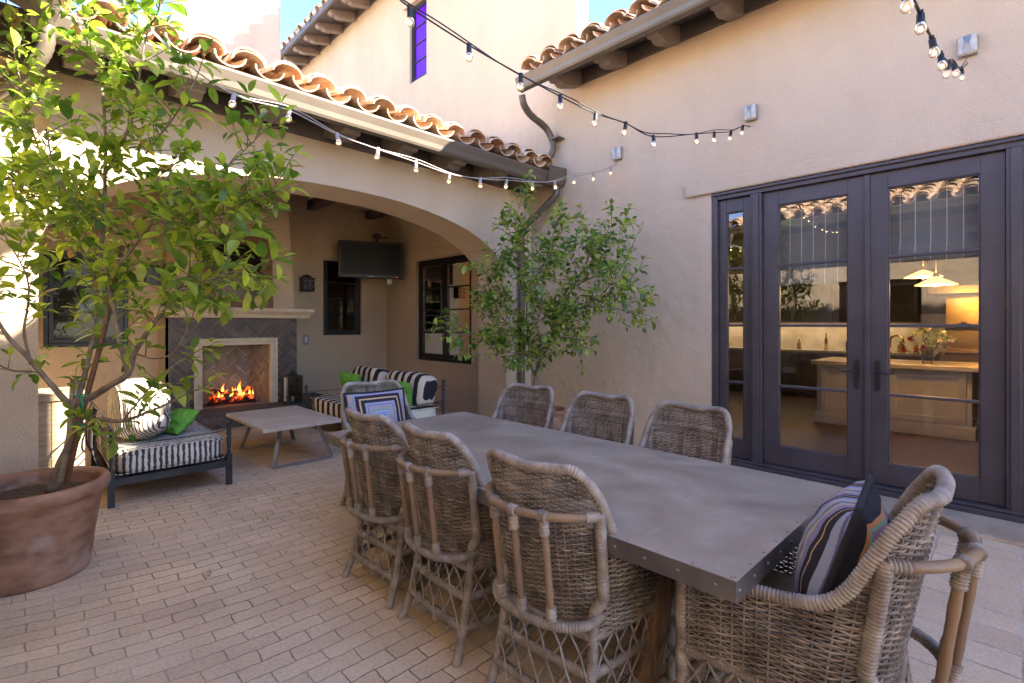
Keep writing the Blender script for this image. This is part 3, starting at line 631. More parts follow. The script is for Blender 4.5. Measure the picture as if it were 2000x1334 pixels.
# core shell in front
wall(mb,'y',FY,FY+.2,fx0,fx1,.0,1.51,[(ox0,ox1,oz0,oz1)]); 
mb.add([(fx1,FY,0),(fx1,BY,0),(fx1,BY,1.51),(fx1,FY,1.51)],[(0,1,2,3)]); mb.add([(fx0,FY,0),(fx0,BY,0),(fx0,BY,1.51),(fx0,FY,1.51)],[(0,1,2,3)])
at(mb.build('facing_core',M['grout']),fp)
mb=MB(); mb.prism([(1.40,FY-.0,1.60),(3.035,FY,1.60),(2.925,FY,3.56),(1.51,FY,3.56)],(0,BY-FY,0)); at(mb.build('chimney_breast',M['stucco_in'],bevel=.01),fp)
mb=MB(); mb.prism([(1.50,FY,3.4),(2.87,FY,3.4),(2.80,FY,6.9),(2.78,FY,8.2),(1.58,FY,8.2),(1.56,FY,6.9)],(0,.77,0)); q=mb.build('chimney',M['stucco'],bevel=.02,seg=3); at(q,fp); q['label']='sunlit stucco chimney rising above the loggia tiles'
def clip(poly,x0,x1,y0,y1):
    def cl(p,f,g):
        o=[]
        for i in range(len(p)):
            a,b=p[i],p[(i+1)%len(p)]; fa,fb=f(a),f(b)
            if fa>=0: o.append(a)
            if (fa>=0)!=(fb>=0):
                t=fa/(fa-fb); o.append((a[0]+(b[0]-a[0])*t,a[1]+(b[1]-a[1])*t))
        return o
    for f in (lambda p:p[0]-x0,lambda p:x1-p[0],lambda p:p[1]-y0,lambda p:y1-p[1]):
        poly=cl(poly,f,None)
        if len(poly)<3: return None
    return poly
def herring(mb,rects,put,w=.074,n=3,gap=.007,ang=45,th=.008):
    ca,sa=math.cos(R(ang)),math.sin(R(ang)); 
    xs_=[r for q in rects for r in q[:2]]; ys_=[r for q in rects for r in q[2:]]
    cx,cy=(min(xs_)+max(xs_))/2,(min(ys_)+max(ys_))/2; g=gap/2/w
    for k in range(-60,60):
        for m in range(-14,14):
            for (a,b,c,d) in ((k+n*m,k-n*m,n,1),(k+n*m,k+1-n*m,1,n)):
                q=[(a+g,b+g),(a+c-g,b+g),(a+c-g,b+d-g),(a+g,b+d-g)]
                q=[(cx+(x*ca-y*sa)*w,cy+(x*sa+y*ca)*w) for x,y in q]
                for (x0,x1,y0,y1) in rects:
                    if max(p[0] for p in q)<x0 or min(p[0] for p in q)>x1 or max(p[1] for p in q)<y0 or min(p[1] for p in q)>y1: continue
                    p=clip(q,x0,x1,y0,y1)
                    if p:
                        L=len(p); base=[put(a_,b_,0) for a_,b_ in p]; topv=[put(a_,b_,th) for a_,b_ in p]
                        mb.add(base+topv,[tuple(range(L,2*L))]+[(i,(i+1)%L,(i+1)%L+L,i+L) for i in range(L)])
    return mb
mb=MB(); herring(mb,[(fx0,1.665,.23,1.505),(2.765,fx1,.23,1.505),(1.665,2.765,1.215,1.505)],lambda a,b,h:(a,FY-h,b)); at(mb.build('herringbone_tiles',M['htile']),fp)
# hearth
mb=MB(); mb.box(1.15,3.6,FY-.42,BY,0,.19); at(mb.build('hearth_core',M['grout']),fp)
mb=MB(); herring(mb,[(1.15,3.6,.004,.185)],lambda a,b,h:(a,FY-.42-h,b)); at(mb.build('herringbone_tiles',M['htile']),fp)
mb=MB(); mb.box(1.13,3.62,FY-.44,FY-.001,.191,.228); mb.box(fx1+.003,3.62,FY,BY,.191,.228);mb.box(1.13,fx0-.003,FY,BY,.191,.228); at(mb.build('hearth_slab',mat('hearth_stone',(.12,.10,.085),(.085,.07,.06),8,.85,.1,40),bevel=.006),fp)
# stone surround, two stepped frames
mb=MB()
for (a,b,c,dz,pr_) in ((1.665,2.765,.055,1.215,.035),(1.715,2.715,.05,1.165,.022)):
    mb.box(a,a+c,FY-pr_,FY+.06,.2285,dz); mb.box(b-c,b,FY-pr_,FY+.06,.2285,dz); mb.box(a+c,b-c,FY-pr_,FY+.06,dz-c,dz)
at(mb.build('stone_surround',M['limestone'],bevel=.004),fp)
prof=[(0,0),(.10,0),(.115,.02),(.125,.045),(.155,.075),(.18,.085),(.185,.095),(.20,.10),(.20,.145),(0,.145)]
vs=[];n=len(prof)
for (x,sg) in ((1.30,-1),(3.13,1)):
    pass
secs=[]
def mant(x,off): return [(x,FY+.0,0)]
mb=MB(); L_=1.27; Rr=3.16
front=[(a,z) for a,z in prof[1:-1]]
vs=[]; rows=[]
for (a,z) in front: rows.append([(L_-a*.5,FY,1.51+z),(L_-a*.5,FY-a,1.51+z),(Rr+a*.5,FY-a,1.51+z),(Rr+a*.5,FY,1.51+z)])
for r_ in rows: vs+=r_
fs=[]
for i in range(len(rows)-1):
    for k in range(3): fs.append((4*i+k,4*i+k+1,4*i+4+k+1,4*i+4+k))
fs.append((0,1,2,3)); t4=4*(len(rows)-1); fs.append((t4,t4+3,t4+2,t4+1))
mb.add(vs,fs); at(mb.build('mantel',M['limestone']),fp)
# firebox
mb=MB(); bx0,bx1,by=1.90,2.53,FY+.52
mb.add([(ox0,FY+.06,.23),(bx0,by,.23),(bx0,by,1.2),(ox0,FY+.06,1.2)],[(0,1,2,3)]); mb.add([(ox1,FY+.06,.23),(bx1,by,.23),(bx1,by,1.2),(ox1,FY+.06,1.2)],[(0,1,2,3)])
mb.add([(bx0,by,.23),(bx1,by,.23),(bx1,by,1.2),(bx0,by,1.2)],[(0,1,2,3)]); mb.add([(ox0-.02,FY-.0,.2295),(ox1+.02,FY-.0,.2295),(ox1,by,.2295),(ox0,by,.2295)],[(0,1,2,3)])
at(mb.build('firebox',M['fgrout']),fp)
mb=MB(); herring(mb,[(bx0+.004,bx1-.004,.232,1.198)],lambda a,b,h:(a,by-.002-h,b),w=.052,n=4,gap=.005,th=.005)
dd=Vector((bx1-ox1,by-FY-.06,0)); LL=dd.length; dd.normalize()
nrm=Vector((-dd.y,dd.x,0)); nrm= -nrm if nrm.x>0 else nrm
herring(mb,[(.004,LL-.004,.232,1.198)],lambda a,b,h:tuple(Vector((ox1,FY+.06,0))+dd*a+nrm*(.002+h)+Vector((0,0,b))),w=.045,n=4,gap=.005,th=.004)
d3=Vector((bx0-ox0,by-FY-.06,0)).normalized(); n3=Vector((d3.y,-d3.x,0)); n3=-n3 if n3.x<0 else n3
herring(mb,[(.004,LL-.004,.232,1.198)],lambda a,b,h:tuple(Vector((ox0,FY+.06,0))+d3*a+n3*(.002+h)+Vector((0,0,b))),w=.045,n=4,gap=.005,th=.004)
at(mb.build('firebrick_lining',M['fbrick']),fp)
# logs, grate, flames: things inside the fireplace
gr=empty('fire_grate',(2.2,8.2,.23),label='low black iron grate under the burning logs in the fireplace',cat='grate')
mb=MB()
for k in range(7): mb.tube(catmull([(-.27+.09*k,-.12,.10),(-.27+.09*k,-.12,.05),(-.27+.09*k,.12,.05),(-.27+.09*k,.14,.10)],4),.008,6)
for y in (-.1,.1): mb.tube([(-.3,y,.042),(.3,y,.042)],.009,6)
for x in (-.28,.28):
    for y in (-.1,.1): mb.tube([(x,y,.042),(x,y,0)],.008,6)
mb.build('grate_bars',M['iron'],gr)
def ember():
    m,t,b=nt('burning_log'); L=t.links; tc=N(t,'ShaderNodeTexCoord'); n=N(t,'ShaderNodeTexNoise',i_Scale=14.0,i_Detail=6.0); L.new(tc.outputs['Object'],n.inputs[0])
    r=ramp(t,n.outputs[0],[(.4,(.02,.013,.01)),(.7,(.09,.05,.035))]); L.new(r.outputs[0],b.inputs['Base Color'])
    r2=ramp(t,n.outputs[0],[(.50,(0,0,0)),(.60,(.6,.04,.0)),(.78,(1,.25,.03))]); L.new(r2.outputs[0],b.inputs['Emission Color']); b.inputs['Emission Strength'].default_value=.25
    bp=N(t,'ShaderNodeBump',i_Strength=1,i_Distance=.02); L.new(n.outputs[0],bp.inputs['Height']); L.new(bp.outputs[0],b.inputs['Normal']); return m
M['log']=ember()
for i,(x,y,z,a,l,r_,til) in enumerate([(2.2,8.12,.33,.06,.52,.042,0),(2.17,8.26,.335,-.08,.50,.045,0),(2.27,8.2,.405,.35,.40,.036,.08),(2.08,8.2,.40,-.45,.34,.033,-.12)]):
    pts=[Vector((math.cos(a)*(s-.5)*l,math.sin(a)*(s-.5)*l,til*(s-.5)+random.uniform(-.006,.006))) for s in [k/8 for k in range(9)]]
    mb=MB(); mb.tube(pts,[r_*random.uniform(.85,1.12) for _ in pts],10); o=mb.build('fire_log',M['log']); o.location=(x,y,z)
    tag(o,['charred log lying across the front of the grate','charred log lying at the back of the grate','glowing log laid slantwise on top, toward the right of the fire','glowing log laid slantwise on top, toward the left of the fire'][i],'log','logs burning in the fireplace')
def flamemat():
    m=bpy.data.materials.new('flame'); m.use_nodes=True; t=m.node_tree; t.nodes.clear(); L=t.links
    tc=N(t,'ShaderNodeTexCoord'); sp=N(t,'ShaderNodeSeparateXYZ'); L.new(tc.outputs['Generated'],sp.inputs[0])
    r=ramp(t,sp.outputs[2],[(0,(1,.22,.03)),(.35,(1,.50,.12)),(.65,(1,.34,.05)),(1,(.9,.10,.01))])
    e=N(t,'ShaderNodeEmission'); e.inputs[1].default_value=.42; L.new(r.outputs[0],e.inputs[0]); tr=N(t,'ShaderNodeBsdfTransparent'); lw=N(t,'ShaderNodeLayerWeight'); lw.inputs[0].default_value=.35
    mx_=N(t,'ShaderNodeMixShader'); r2=ramp(t,lw.outputs[1],[(.15,(0,0,0)),(.9,(1,1,1))]); L.new(r2.outputs[0],mx_.inputs[0]); L.new(e.outputs[0],mx_.inputs[1]); L.new(tr.outputs[0],mx_.inputs[2])
    o=N(t,'ShaderNodeOutputMaterial'); L.new(mx_.outputs[0],o.inputs[0]); return m
M['flame']=flamemat()
fl=empty('flames',(2.2,8.2,.36),label='orange and yellow flames rising from the burning logs',cat='fire')
rnd=random.Random(5)
for (x,y,h,r_) in [(-.13,.0,.22,.035),(-.09,.04,.13,.02),(.0,.05,.16,.025),(.09,0,.24,.04),(.05,.03,.15,.03),(.15,.03,.14,.025),(-.20,-.03,.12,.018),(-.05,-.08,.10,.025),(.22,0,.13,.018),(.27,-.02,.11,.014),(-.02,0,.07,.05),(.1,-.04,.08,.05)]:
    pts=[];rr=[]
    for k in range(9):
        s=k/8; pts.append((x+math.sin(s*4+x*30)*.022*s+.02*s,y+math.cos(s*5+x*20)*.012*s,-.03+h*s)); rr.append(r_*(math.sin(math.pi*min(1,s*.85+.15))**.7)*(1-s)**.5+.0008)
    MB().tube(pts,rr,9).build('flame',M['flame'],fl)
fpl=bpy.data.lights.new('fire_light','POINT'); fpl.energy=.15; fpl.color=(1,.45,.15); fpl.shadow_soft_size=.08; q=bpy.data.objects.new('fire_light',fpl); COL.objects.link(q); q.location=(2.2,8.12,.62)
# ================================================================== WICKER CHAIR
def make_chair():
    root=empty('wicker_armchair')
    kx=[0,.10,.19,.242,.262,.268,.274,.28]; ky=[-.235,-.230,-.207,-.170,-.120,-.05,.10,.27]
    kh=[.930,.938,.937,.855,.690,.635,.62,.605]; kl=[.175,.175,.17,.165,.14,.05,.01,0]
    full=[(-kx[i],ky[i],kh[i],kl[i]) for i in range(7,0,-1)]+[(kx[i],ky[i],kh[i],kl[i]) for i in range(8)]
    a=catmull([(p[0],p[1],p[2]) for p in full],16); b=catmull([(p[3],0,0) for p in full],16)
    NS=176; L=[0]
    for p,q in zip(a,a[1:]): L.append(L[-1]+math.hypot(q.x-p.x,q.y-p.y))
    S=[]; j=0
    for i in range(NS+1):
        s=L[-1]*i/NS
        while j<len(L)-2 and L[j+1]<s: j+=1
        t=(s-L[j])/max(1e-9,L[j+1]-L[j]); p=a[j].lerp(a[j+1],t); S.append((p.x,p.y,p.z,b[j].lerp(b[j+1],t).x))
    Z0=.37
    def surf(i,z):
        x,y,h,l=S[i]; return Vector((x*(1+.10*(z-Z0)*(l>.05)),y-l*(z-Z0)-.04*l*max(0,(z-.75))*4,z))
    nrm=[]
    for i in range(NS+1):
        p=S[max(0,i-1)];q=S[min(NS,i+1)]; t=Vector((q[0]-p[0],q[1]-p[1],0)).normalized(); nrm.append(Vector((t.y,-t.x,0)))
    mb=MB(); z=Z0+.004; row=0
    while z<.935:
        run=[]
        for i in range(NS+2):
            if i<=NS and S[i][2]-.008>z: run.append(i)
            else:
                if len(run)>3:
                    pts=[surf(k,z+.0012*math.sin(k*1.3+row))+nrm[k]*(.0042*math.cos(math.pi*(k/4+row))) for k in run]
                    mb.tube(pts,.0037,5,False)
                run=[]
        z+=.0088; row+=1
    for i in range(0,NS+1,4):
        h=S[i][2]; n=6; mb.tube([surf(i,Z0-.005+(h-Z0)*k/n) for k in range(n+1)],.0036,4,False)
    mb.build('woven_shell',M['weave'],root)
    rim=[surf(i,S[i][2]) for i in range(0,NS+1,2)]
    wrapped(rim,.0170,pitch=.0105,n=10,ridge=.0030).build('rim',M['wicker'],root)
    IC={s:min(range(NS+1),key=lambda i:abs(S[i][0]-s*.243)+ (9 if S[i][1]>-.1 else 0)) for s in (-1,1)}
    # legs
    def rleg(s,z): # rear leg centreline
        return Vector((s*interp(z,[0,.12,.30,.45],[.238,.222,.213,.213]),interp(z,[0,.12,.30,.45],[-.315,-.265,-.228,-.215]),z))
    def fleg(s,z): return Vector((s*(.272 if z>.3 else .262),.262,z))
    for s in (-1,1):
        pts=catmull([rleg(s,z) for z in (.0,.12,.30,.45)],6)+[surf(IC[s],.5)+Vector((0,-.012,0)),surf(IC[s],.66)+Vector((s*.006,-.010,0)),surf(IC[s],.80)+Vector((s*.006,-.004,0))]
        wrapped(pts,.0185,pitch=.0105,n=9,ridge=.0028).build('leg',M['wicker'],root)
        wrapped([fleg(s,z) for z in (0,.3,.31,.6)],.0185,pitch=.0105,n=9,ridge=.0028).build('leg',M['wicker'],root)
    # back bamboo frame
    up=catmull([(-.255,-.25,.79),(-.216,-.312,.793),(-.13,-.375,.795),(0,-.402,.795),(.13,-.375,.795),(.216,-.312,.793),(.255,-.25,.79)],7)
    mb=MB(); mb.tube(up,.0145,10); mb.build('bamboo_rail',M['bamboo'],root)
    lo_=catmull([(-.225,-.19,.43),(-.215,-.265,.425),(-.14,-.327,.42),(0,-.352,.42),(.14,-.327,.42),(.215,-.265,.425),(.225,-.19,.43)],7)
    wrapped(lo_,.0165,pitch=.0105,n=9,ridge=.0028).build('lower_rail',M['wicker'],root)
    for x in (-.12,0,.12):
        y1=-.402+.026*(abs(x)/.13)**2; y0=-.352+.022*(abs(x)/.13)**2
        p0=Vector((x,y0,.425)); p1=Vector((x,y1,.79))
        mb=MB(); n=10; mb.tube([p0.lerp(p1,k/n) for k in range(n+1)],[.0125+(.0016 if k in (3,7) else 0) for k in range(n+1)],9); po=mb.build('bamboo_pole',M['bamboo'],root)
        for q0,q1 in ((p0.lerp(p1,.02),p0.lerp(p1,.16)),(p0.lerp(p1,.84),p0.lerp(p1,.97))): wrapped([q0,q1],.0165,pitch=.009,n=8,ridge=.0026).build('binding',M['wicker'],po)
        wrapped([p1+Vector((-.016,0,.003)),p1+Vector((.016,0,.003))],.0185,pitch=.009,n=8,ridge=.0026).build('binding',M['wicker'],po)
    for s in (-1,1):
        q=[Vector(p) for p in up]; q=q if s<0 else q[::-1]
        wrapped(resample(q,.01)[0:6],.0175,pitch=.009,n=8,ridge=.0026).build('binding',M['wicker'],root)
    # stretchers
    corners=[('b',lambda z:rleg(-1,z),lambda z:rleg(1,z)),('f',lambda z:fleg(-1,z),lambda z:fleg(1,z)),('s',lambda z:rleg(-1,z),lambda z:fleg(-1,z)),('s',lambda z:rleg(1,z),lambda z:fleg(1,z))]
    for nm,A,B in corners:
        for z in (.365,.245,.125):
            a_,b_=A(z),B(z); out=(a_+b_)/2; out.z=0; out=out.normalized()*.012
            pts=[a_,a_.lerp(b_,.25)+out*.7,a_.lerp(b_,.5)+out,a_.lerp(b_,.75)+out*.7,b_]
            wrapped(catmull(pts,4),.0175,pitch=.0105,n=8,ridge=.0026).build('stretcher',M['wicker'],root)
    for nm,A,B in corners:
        mb=MB(); W=(A(.2)-B(.2)).length; n=max(5,int(W/.080)); zt_,zb_=.365,.10
        cen=(A(.2)+B(.2))/2; cen.z=0; out=cen.normalized()
        def pt(s,z,off): return A(z).lerp(B(z),s)+out*(off+.012*4*s*(1-s))
        for fam in (1,-1):
            for k in range(-3,n+3):
                p=[]
                for m in range(13):
                    q=m/12; s=(k+.5*0)/n+fam*q*(2.0/n); z=zt_-(zt_-zb_)*q
                    if 0<=s<=1: p.append(pt(s,z,.011+.003*fam+.004*math.cos(q*math.pi*4)))
                if len(p)>2: mb.tube(p,.0046,6,False)
        mb.build('lattice',M['wicker'],root)
    mb=MB(); ring=[(S[i][0]*.94,S[i][1]*.93) for i in range(0,NS+1,8)]
    mb.prism([(x,y,.385) for x,y in ring],(0,0,.02)); mb.build('seat',M['weave'],root)
    ring=[(S[i][0]*.88,S[i][1]*.87+.0) for i in range(0,NS+1,8)]; ring=[(x,min(y,.245)) for x,y in ring]
    mb=MB(); mb.prism([(x,y,.408) for x,y in ring],(0,0,.07)); mb.build('seat_cushion',M['seatcloth'],root,bevel=.02,seg=3)
    return root
chair=make_chair()
CH_=[ # x,y (centre), rotation (0 faces +y), label
 (1.58,1.225,-90+3,'wicker armchair on the tree side nearest the camera, its back seen in full'),
 (1.605,1.865,-90-2,'middle wicker armchair of the three on the tree side of the table'),
 (1.605,2.45,-90+2,'farthest wicker armchair of the three on the tree side of the table'),
 (2.44,1.345,90-3,'wicker armchair on the house side directly in front of the french doors'),
 (2.44,1.93,90+2,'middle wicker armchair of the house side, in front of bare stucco'),
 (2.44,2.585,90+6,'wicker armchair on the house side in front of the corner tree pot'),
 (1.99,3.40,180-4,'wicker armchair at the far head of the table holding a blue ringed pillow'),
 (1.80,.505,1,'wicker armchair at the near head of the table holding a black edged pillow')]
for i,(x,y,a,l) in enumerate(CH_):
    o=chair if i==0 else copy_tree(chair); o.location=(x,y,0); o.rotation_euler=(0,0,R(a)); o.scale=(.93,1,1) if 3<=i<=5 else ((.95,1,1) if i<3 else ((1,1.04,1.03) if i==7 else (1,1,1))); tag(o,l,'chair','wicker armchairs round the dining table')
# ------------------------------------------------------------------ dining table
TX0,TX1,TY0,TY1,TZ=1.372,2.49,.54,3.11,.726
tb=empty('dining_table',((TX0+TX1)/2,(TY0+TY1)/2,0),label='long dining table with nailed zinc sheet top on wooden trestles',cat='table')
mb=MB(); mb.box(TX0,TX1,TY0,TY1,TZ-.062,TZ); zt9=at(mb.build('zinc_top',M['zinc'],bevel=.0022),tb)
zt9.data.materials.append(M['zincedge'])
for p in zt9.data.polygons:
    if p.normal.z<.5: p.material_index=1
M['nail']=mat('nail_head',(.30,.20,.13),None,9,.4,metal=.7)
M['solder']=mat('solder_spot',(.22,.205,.19),None,9,.45,metal=.6)
mb=MB(); mb2=MB()
def dome(mb,c,n,r=.005):
    n=Vector(n); M_=n.to_track_quat('Z','Y').to_matrix().to_4x4(); mb.lathe([(r,0),(r*.85,r*.35),(r*.45,r*.55),(.0003,r*.6)],c,8,True,M_)
dome(mb,(0,0,0),(0,0,1),.0042); nail0=mb.build('nail',M['nail']); dome(mb2,(0,0,0),(-1,0,0),.0065); sold0=mb2.build('solder_dot',M['solder']); used_=set()
def stud(o,p,rz=0):
    q=o if o not in used_ else o.copy()
    if o in used_: COL.objects.link(q)
    used_.add(o); q.parent=tb; q.location=Vector(p)-tb.location; q.rotation_euler=(0,0,rz)
for k in range(24):
    y=TY0+.02+(TY1-TY0-.04)*k/23
    for x in (TX0+.012,TX1-.012): stud(nail0,(x,y,TZ))
    if k<23: stud(sold0,(TX0,y+.04,TZ-.03))
for k in range(11):
    x=TX0+.02+(TX1-TX0-.04)*k/10
    for y in (TY0+.012,TY1-.012): stud(nail0,(x,y,TZ))
    stud(sold0,(x,TY0,TZ-.03),R(90))
for yy in (.98,2.58):
    for s in (-1,1):
        cx=(TX0+TX1)/2; mb=MB()
        x0=cx+s*.34; x1=cx+s*.10
        base=[(x0-.055,yy-.035,0),(x0+.055,yy-.035,0),(x0+.055,yy+.035,0),(x0-.055,yy+.035,0)]
        mb.prism(base,(x1-x0,0,TZ-.13)); 
        for q_ in range(5):
            xx=x0-.044+.022*q_; mb.prism([(xx-.006,yy-.039,.0),(xx+.006,yy-.039,.0),(xx+.006,yy-.034,.0),(xx-.006,yy-.034,.0)],(x1-x0,0,TZ-.13))
        at(mb.build('trestle_leg',M['redwood'],bevel=.004),tb)
    mb=MB(); mb.box(cx-.42,cx+.42,yy-.045,yy+.045,TZ-.128,TZ-.064); at(mb.build('trestle_beam',M['redwood'],bevel=.004),tb)
mb=MB(); mb.box(cx-.03,cx+.03,1.03,2.53,.22,.32); at(mb.build('stretcher_beam',M['redwood'],bevel=.004),tb)
# ------------------------------------------------------------------ pillows
def pillow(name,w,h,T,m,n=22,edge=None,sag=0,wr=.004,seed=0,back=None):
    mb=MB(); vs=[];fs=[]
    for side in (-1,1):
        for j in range(n+1):
            for i in range(n+1):
                u=-1+2*i/n; v=-1+2*j/n
                k=(max(0,1-abs(u)**2.2)*max(0,1-abs(v)**2.2))**.5
                x=u*w/2*(1-.05*(1-v*v)*abs(u)); z=v*h/2*(1-.05*(1-u*u)*abs(v))
                y=side*T/2*k+ (noise.noise(Vector((u*3+seed,v*3,side*3)))*wr*3*k) + noise.noise(Vector((u*8,v*8+seed,side)))*wr*k
                vs.append((x,y,z))
    q=(n+1)**2
    for side in (0,1):
        for j in range(n):
            for i in range(n):
                a=side*q+j*(n+1)+i; f=(a,a+1,a+n+2,a+n+1); fs.append(f if side==0 else f[::-1])
    mb.add(vs,fs,True); o=mb.build(name,m)
    if back:
        o.data.materials.append(back)
        for k,p in enumerate(o.data.polygons): 
            if k>=n*n: p.material_index=1
    if edge:
        pts=[]
        K=[(-1,-1),(1,-1),(1,1),(-1,1),(-1,-1)]
        for (a,b),(c,d) in zip(K,K[1:]):
            for s in range(10):
                u=a+(c-a)*s/10; v=b+(d-b)*s/10; pts.append((u*w/2*(1-.05*(1-v*v)*abs(u)),0,v*h/2*(1-.05*(1-u*u)*abs(v))))
        pts.append(pts[0]); e=MB().tube(pts,edge[0],6).build('piping',edge[1],o)
    return o
o=pillow('throw_pillow',.50,.44,.17,M['rings'],edge=(.011,M['pillow_edge']),seed=3); o.location=(1.985,3.545,.675); o.rotation_euler=(R(-15),0,R(-3))
tag(o,'square pillow with blue, lavender and black concentric bands on the far head chair','pillow')
o=pillow('throw_pillow',.40,.41,.21,M['rings2'],edge=(.011,M['pillow_edge']),seed=9,back=M['pillow_back']); o.location=(1.79,.39,.72); o.rotation_euler=(R(17),0,R(6))
tag(o,'black edged pillow with orange, green and plum bands on the near head chair','pillow')
# ------------------------------------------------------------------ coffee table
ct=empty('coffee_table',(2.0,5.63,0),label='low concrete topped coffee table on slanted steel legs before the fireplace',cat='table')
mb=MB(); mb.box(1.61,2.39,5.02,6.25,.385,.42); at(mb.build('concrete_top',M['concrete'],bevel=.004),ct)
for yy in (5.2,6.05):
    for s in (-1,1):
        pass
for s,xx in ((-1,1.70),(1,2.30)):
    pts=[(xx,5.15,.38),(xx+s*.04,4.98+.12,.02),(xx+s*.04,5.75,.02),(xx,5.9,.38)]
for yy,dy in ((5.22,-.10),(6.05,.10)):
    mb=MB()
    def bar(p,q,w_=.02,mb=mb):
        p,q=Vector(p),Vector(q); d=q-p; M_=d.to_track_quat('Z','Y').to_matrix().to_4x4(); M_.translation=p; mb.box(-w_,w_,-w_*.6,w_*.6,0,d.length,M_)
    bar((1.84,yy,.385),(1.74,yy+dy,.02)); bar((2.20,yy,.385),(2.32,yy+dy,.02)); bar((1.74,yy+dy,.014),(2.32,yy+dy,.014))
    at(mb.build('steel_leg_frame',M['galv']),ct)
# ------------------------------------------------------------------ daybeds
def softbox(x0,x1,y0,y1,z0,z1,p=5,nx=18,ny=18,nz=8,wr=.006,seed=0,tuft=0):
    mb=MB(); cx,cy,cz=(x0+x1)/2,(y0+y1)/2,(z0+z1)/2; hx_,hy_,hz_=(x1-x0)/2,(y1-y0)/2,(z1-z0)/2
    def pr(u,v,w_):
        l=(abs(u)**p+abs(v)**p+abs(w_)**p)**(1/p); u,v,w_=u/l,v/l,w_/l
        P_=Vector((cx+u*hx_,cy+v*hy_,cz+w_*hz_)); k=noise.noise(P_*6+Vector((seed,0,0)))*wr*2+noise.noise(P_*22+Vector((0,seed,0)))*wr*.6
        return P_+Vector((u,v,w_))*k
    def face(f,na,nb):
        vs=[f(-1+2*i/na,-1+2*j/nb) for j in range(nb+1) for i in range(na+1)]
        mb.add(vs,[(j*(na+1)+i,j*(na+1)+i+1,(j+1)*(na+1)+i+1,(j+1)*(na+1)+i) for j in range(nb) for i in range(na)],True)
    face(lambda a,b:pr(a,b,1),nx,ny); face(lambda a,b:pr(b,a,-1),ny,nx)
    face(lambda a,b:pr(1,a,b),ny,nz); face(lambda a,b:pr(-1,b,a),nz,ny)
    face(lambda a,b:pr(b,1,a),nz,nx); face(lambda a,b:pr(a,-1,b),nx,nz)
    return mb
def weld(o,d=.0005):
    m=o.modifiers.new('w','WELD'); m.merge_threshold=d; return o
def post(mb,x,y,h,sq=.022,turned=True,z1=.27):
    mb.box(x-sq,x+sq,y-sq,y+sq,0,z1)
    if turned:
        prof=[(.016,z1),(.018,z1+.02),(.012,z1+.04),(.016,z1+.06),(.020,h-.16),(.013,h-.145),(.022,h-.13),(.022,h-.12),(.013,h-.105),(.020,h-.09),(.013,h-.075),(.021,h-.06),(.012,h-.05),(.02,h-.035),(.024,h-.02),(.02,h-.006),(.002,h)]
        mb.lathe(prof,(x,y,0),12)
    else: mb.box(x-sq*.9,x+sq*.9,y-sq*.9,y+sq*.9,z1,h)
def daybed(loc,x0,x1,y0,y1,hb,back,mats,label,fz=.215,split=None):
    root=empty('daybed',loc,label=label,cat='daybed')
    mb=MB()
    for (a,b) in ((x0,y0),(x1,y0),(x0,y1),(x1,y1)):
        h=hb if ((a==x1)==(back=='x1')) else .57
        m=MB(); post(m,a,b,h); at(m.build('post',M['iron']),root)
    for (p,q) in (((x0,y0),(x1,y0)),((x1,y0),(x1,y1)),((x1,y1),(x0,y1)),((x0,y1),(x0,y0))):
        if p[1]==q[1]: mb.box(min(p[0],q[0])+.022,max(p[0],q[0])-.022,p[1]-.014,p[1]+.014,fz-.055,fz)
        else: mb.box(p[0]-.014,p[0]+.014,min(p[1],q[1])+.022,max(p[1],q[1])-.022,fz-.055,fz)
    mb.box(x0+.014,x1-.014,y0+.014,y1-.014,fz-.02,fz-.004)
    at(mb.build('frame',M['iron']),root)
    mb=MB()
    for y in (y0,y1): mb.tube(catmull([(x0,y,.50),(x0+.1,y,.475),((x0+x1)/2,y,.47),(x1-.1,y,.475),(x1,y,.50)],5),.0045,6)
    xb=x1 if back=='x1' else x0
    for z in (.44,hb-.09): mb.tube([(xb,y0,z),(xb,y1,z)],.006,6)
    at(mb.build('side_wires',M['iron']),root)
    m=weld(at(softbox(x0+.02,x1-.02,y0+.022,y1-.022,fz+.002,.425,p=9,seed=x0).build('mattress',mats[0]),root))
    m.data.materials.append(mats[1])
    for p in m.data.polygons:
        if p.normal.z>.75: p.material_index=1
    e=MB()
    for z in (fz+.02,.405):
        xx0,xx1,yy0,yy1=x0+.024,x1-.024,y0+.027,y1-.027
        e.tube([(xx0+.03,yy0,z),(xx1-.03,yy0,z),(xx1,yy0+.03,z),(xx1,yy1-.03,z),(xx1-.03,yy1,z),(xx0+.03,yy1,z),(xx0,yy1-.03,z),(xx0,yy0+.03,z),(xx0+.03,yy0,z)],.006,6)
    q=e.build('piping',mats[0]); q.parent=m
    return root
db=daybed((.89,5.6,0),.476,1.295,4.93,6.32,.60,'x0',(M['ikat'],M['ikat_top']),'black iron daybed on the left with brown and white ikat mattress')
o=weld(softbox(-.20,.20,-.52,.52,-.25,.25,p=2.9,nz=14,wr=.012,seed=4).build('bolster_cushion',M['ikat_b'])); o.location=(.725,5.56,.665)
e=MB(); 
for s in (-.165,.165):
    e.tube([(s,math.cos(a)*.46*1,math.sin(a)*.215) for a in [2*math.pi*k/32 for k in range(33)]],.007,6)
q=e.build('piping',M['ikat_b'],o)
tag(o,'large rounded ikat bolster cushion leaning at the left end of the left daybed','cushion')
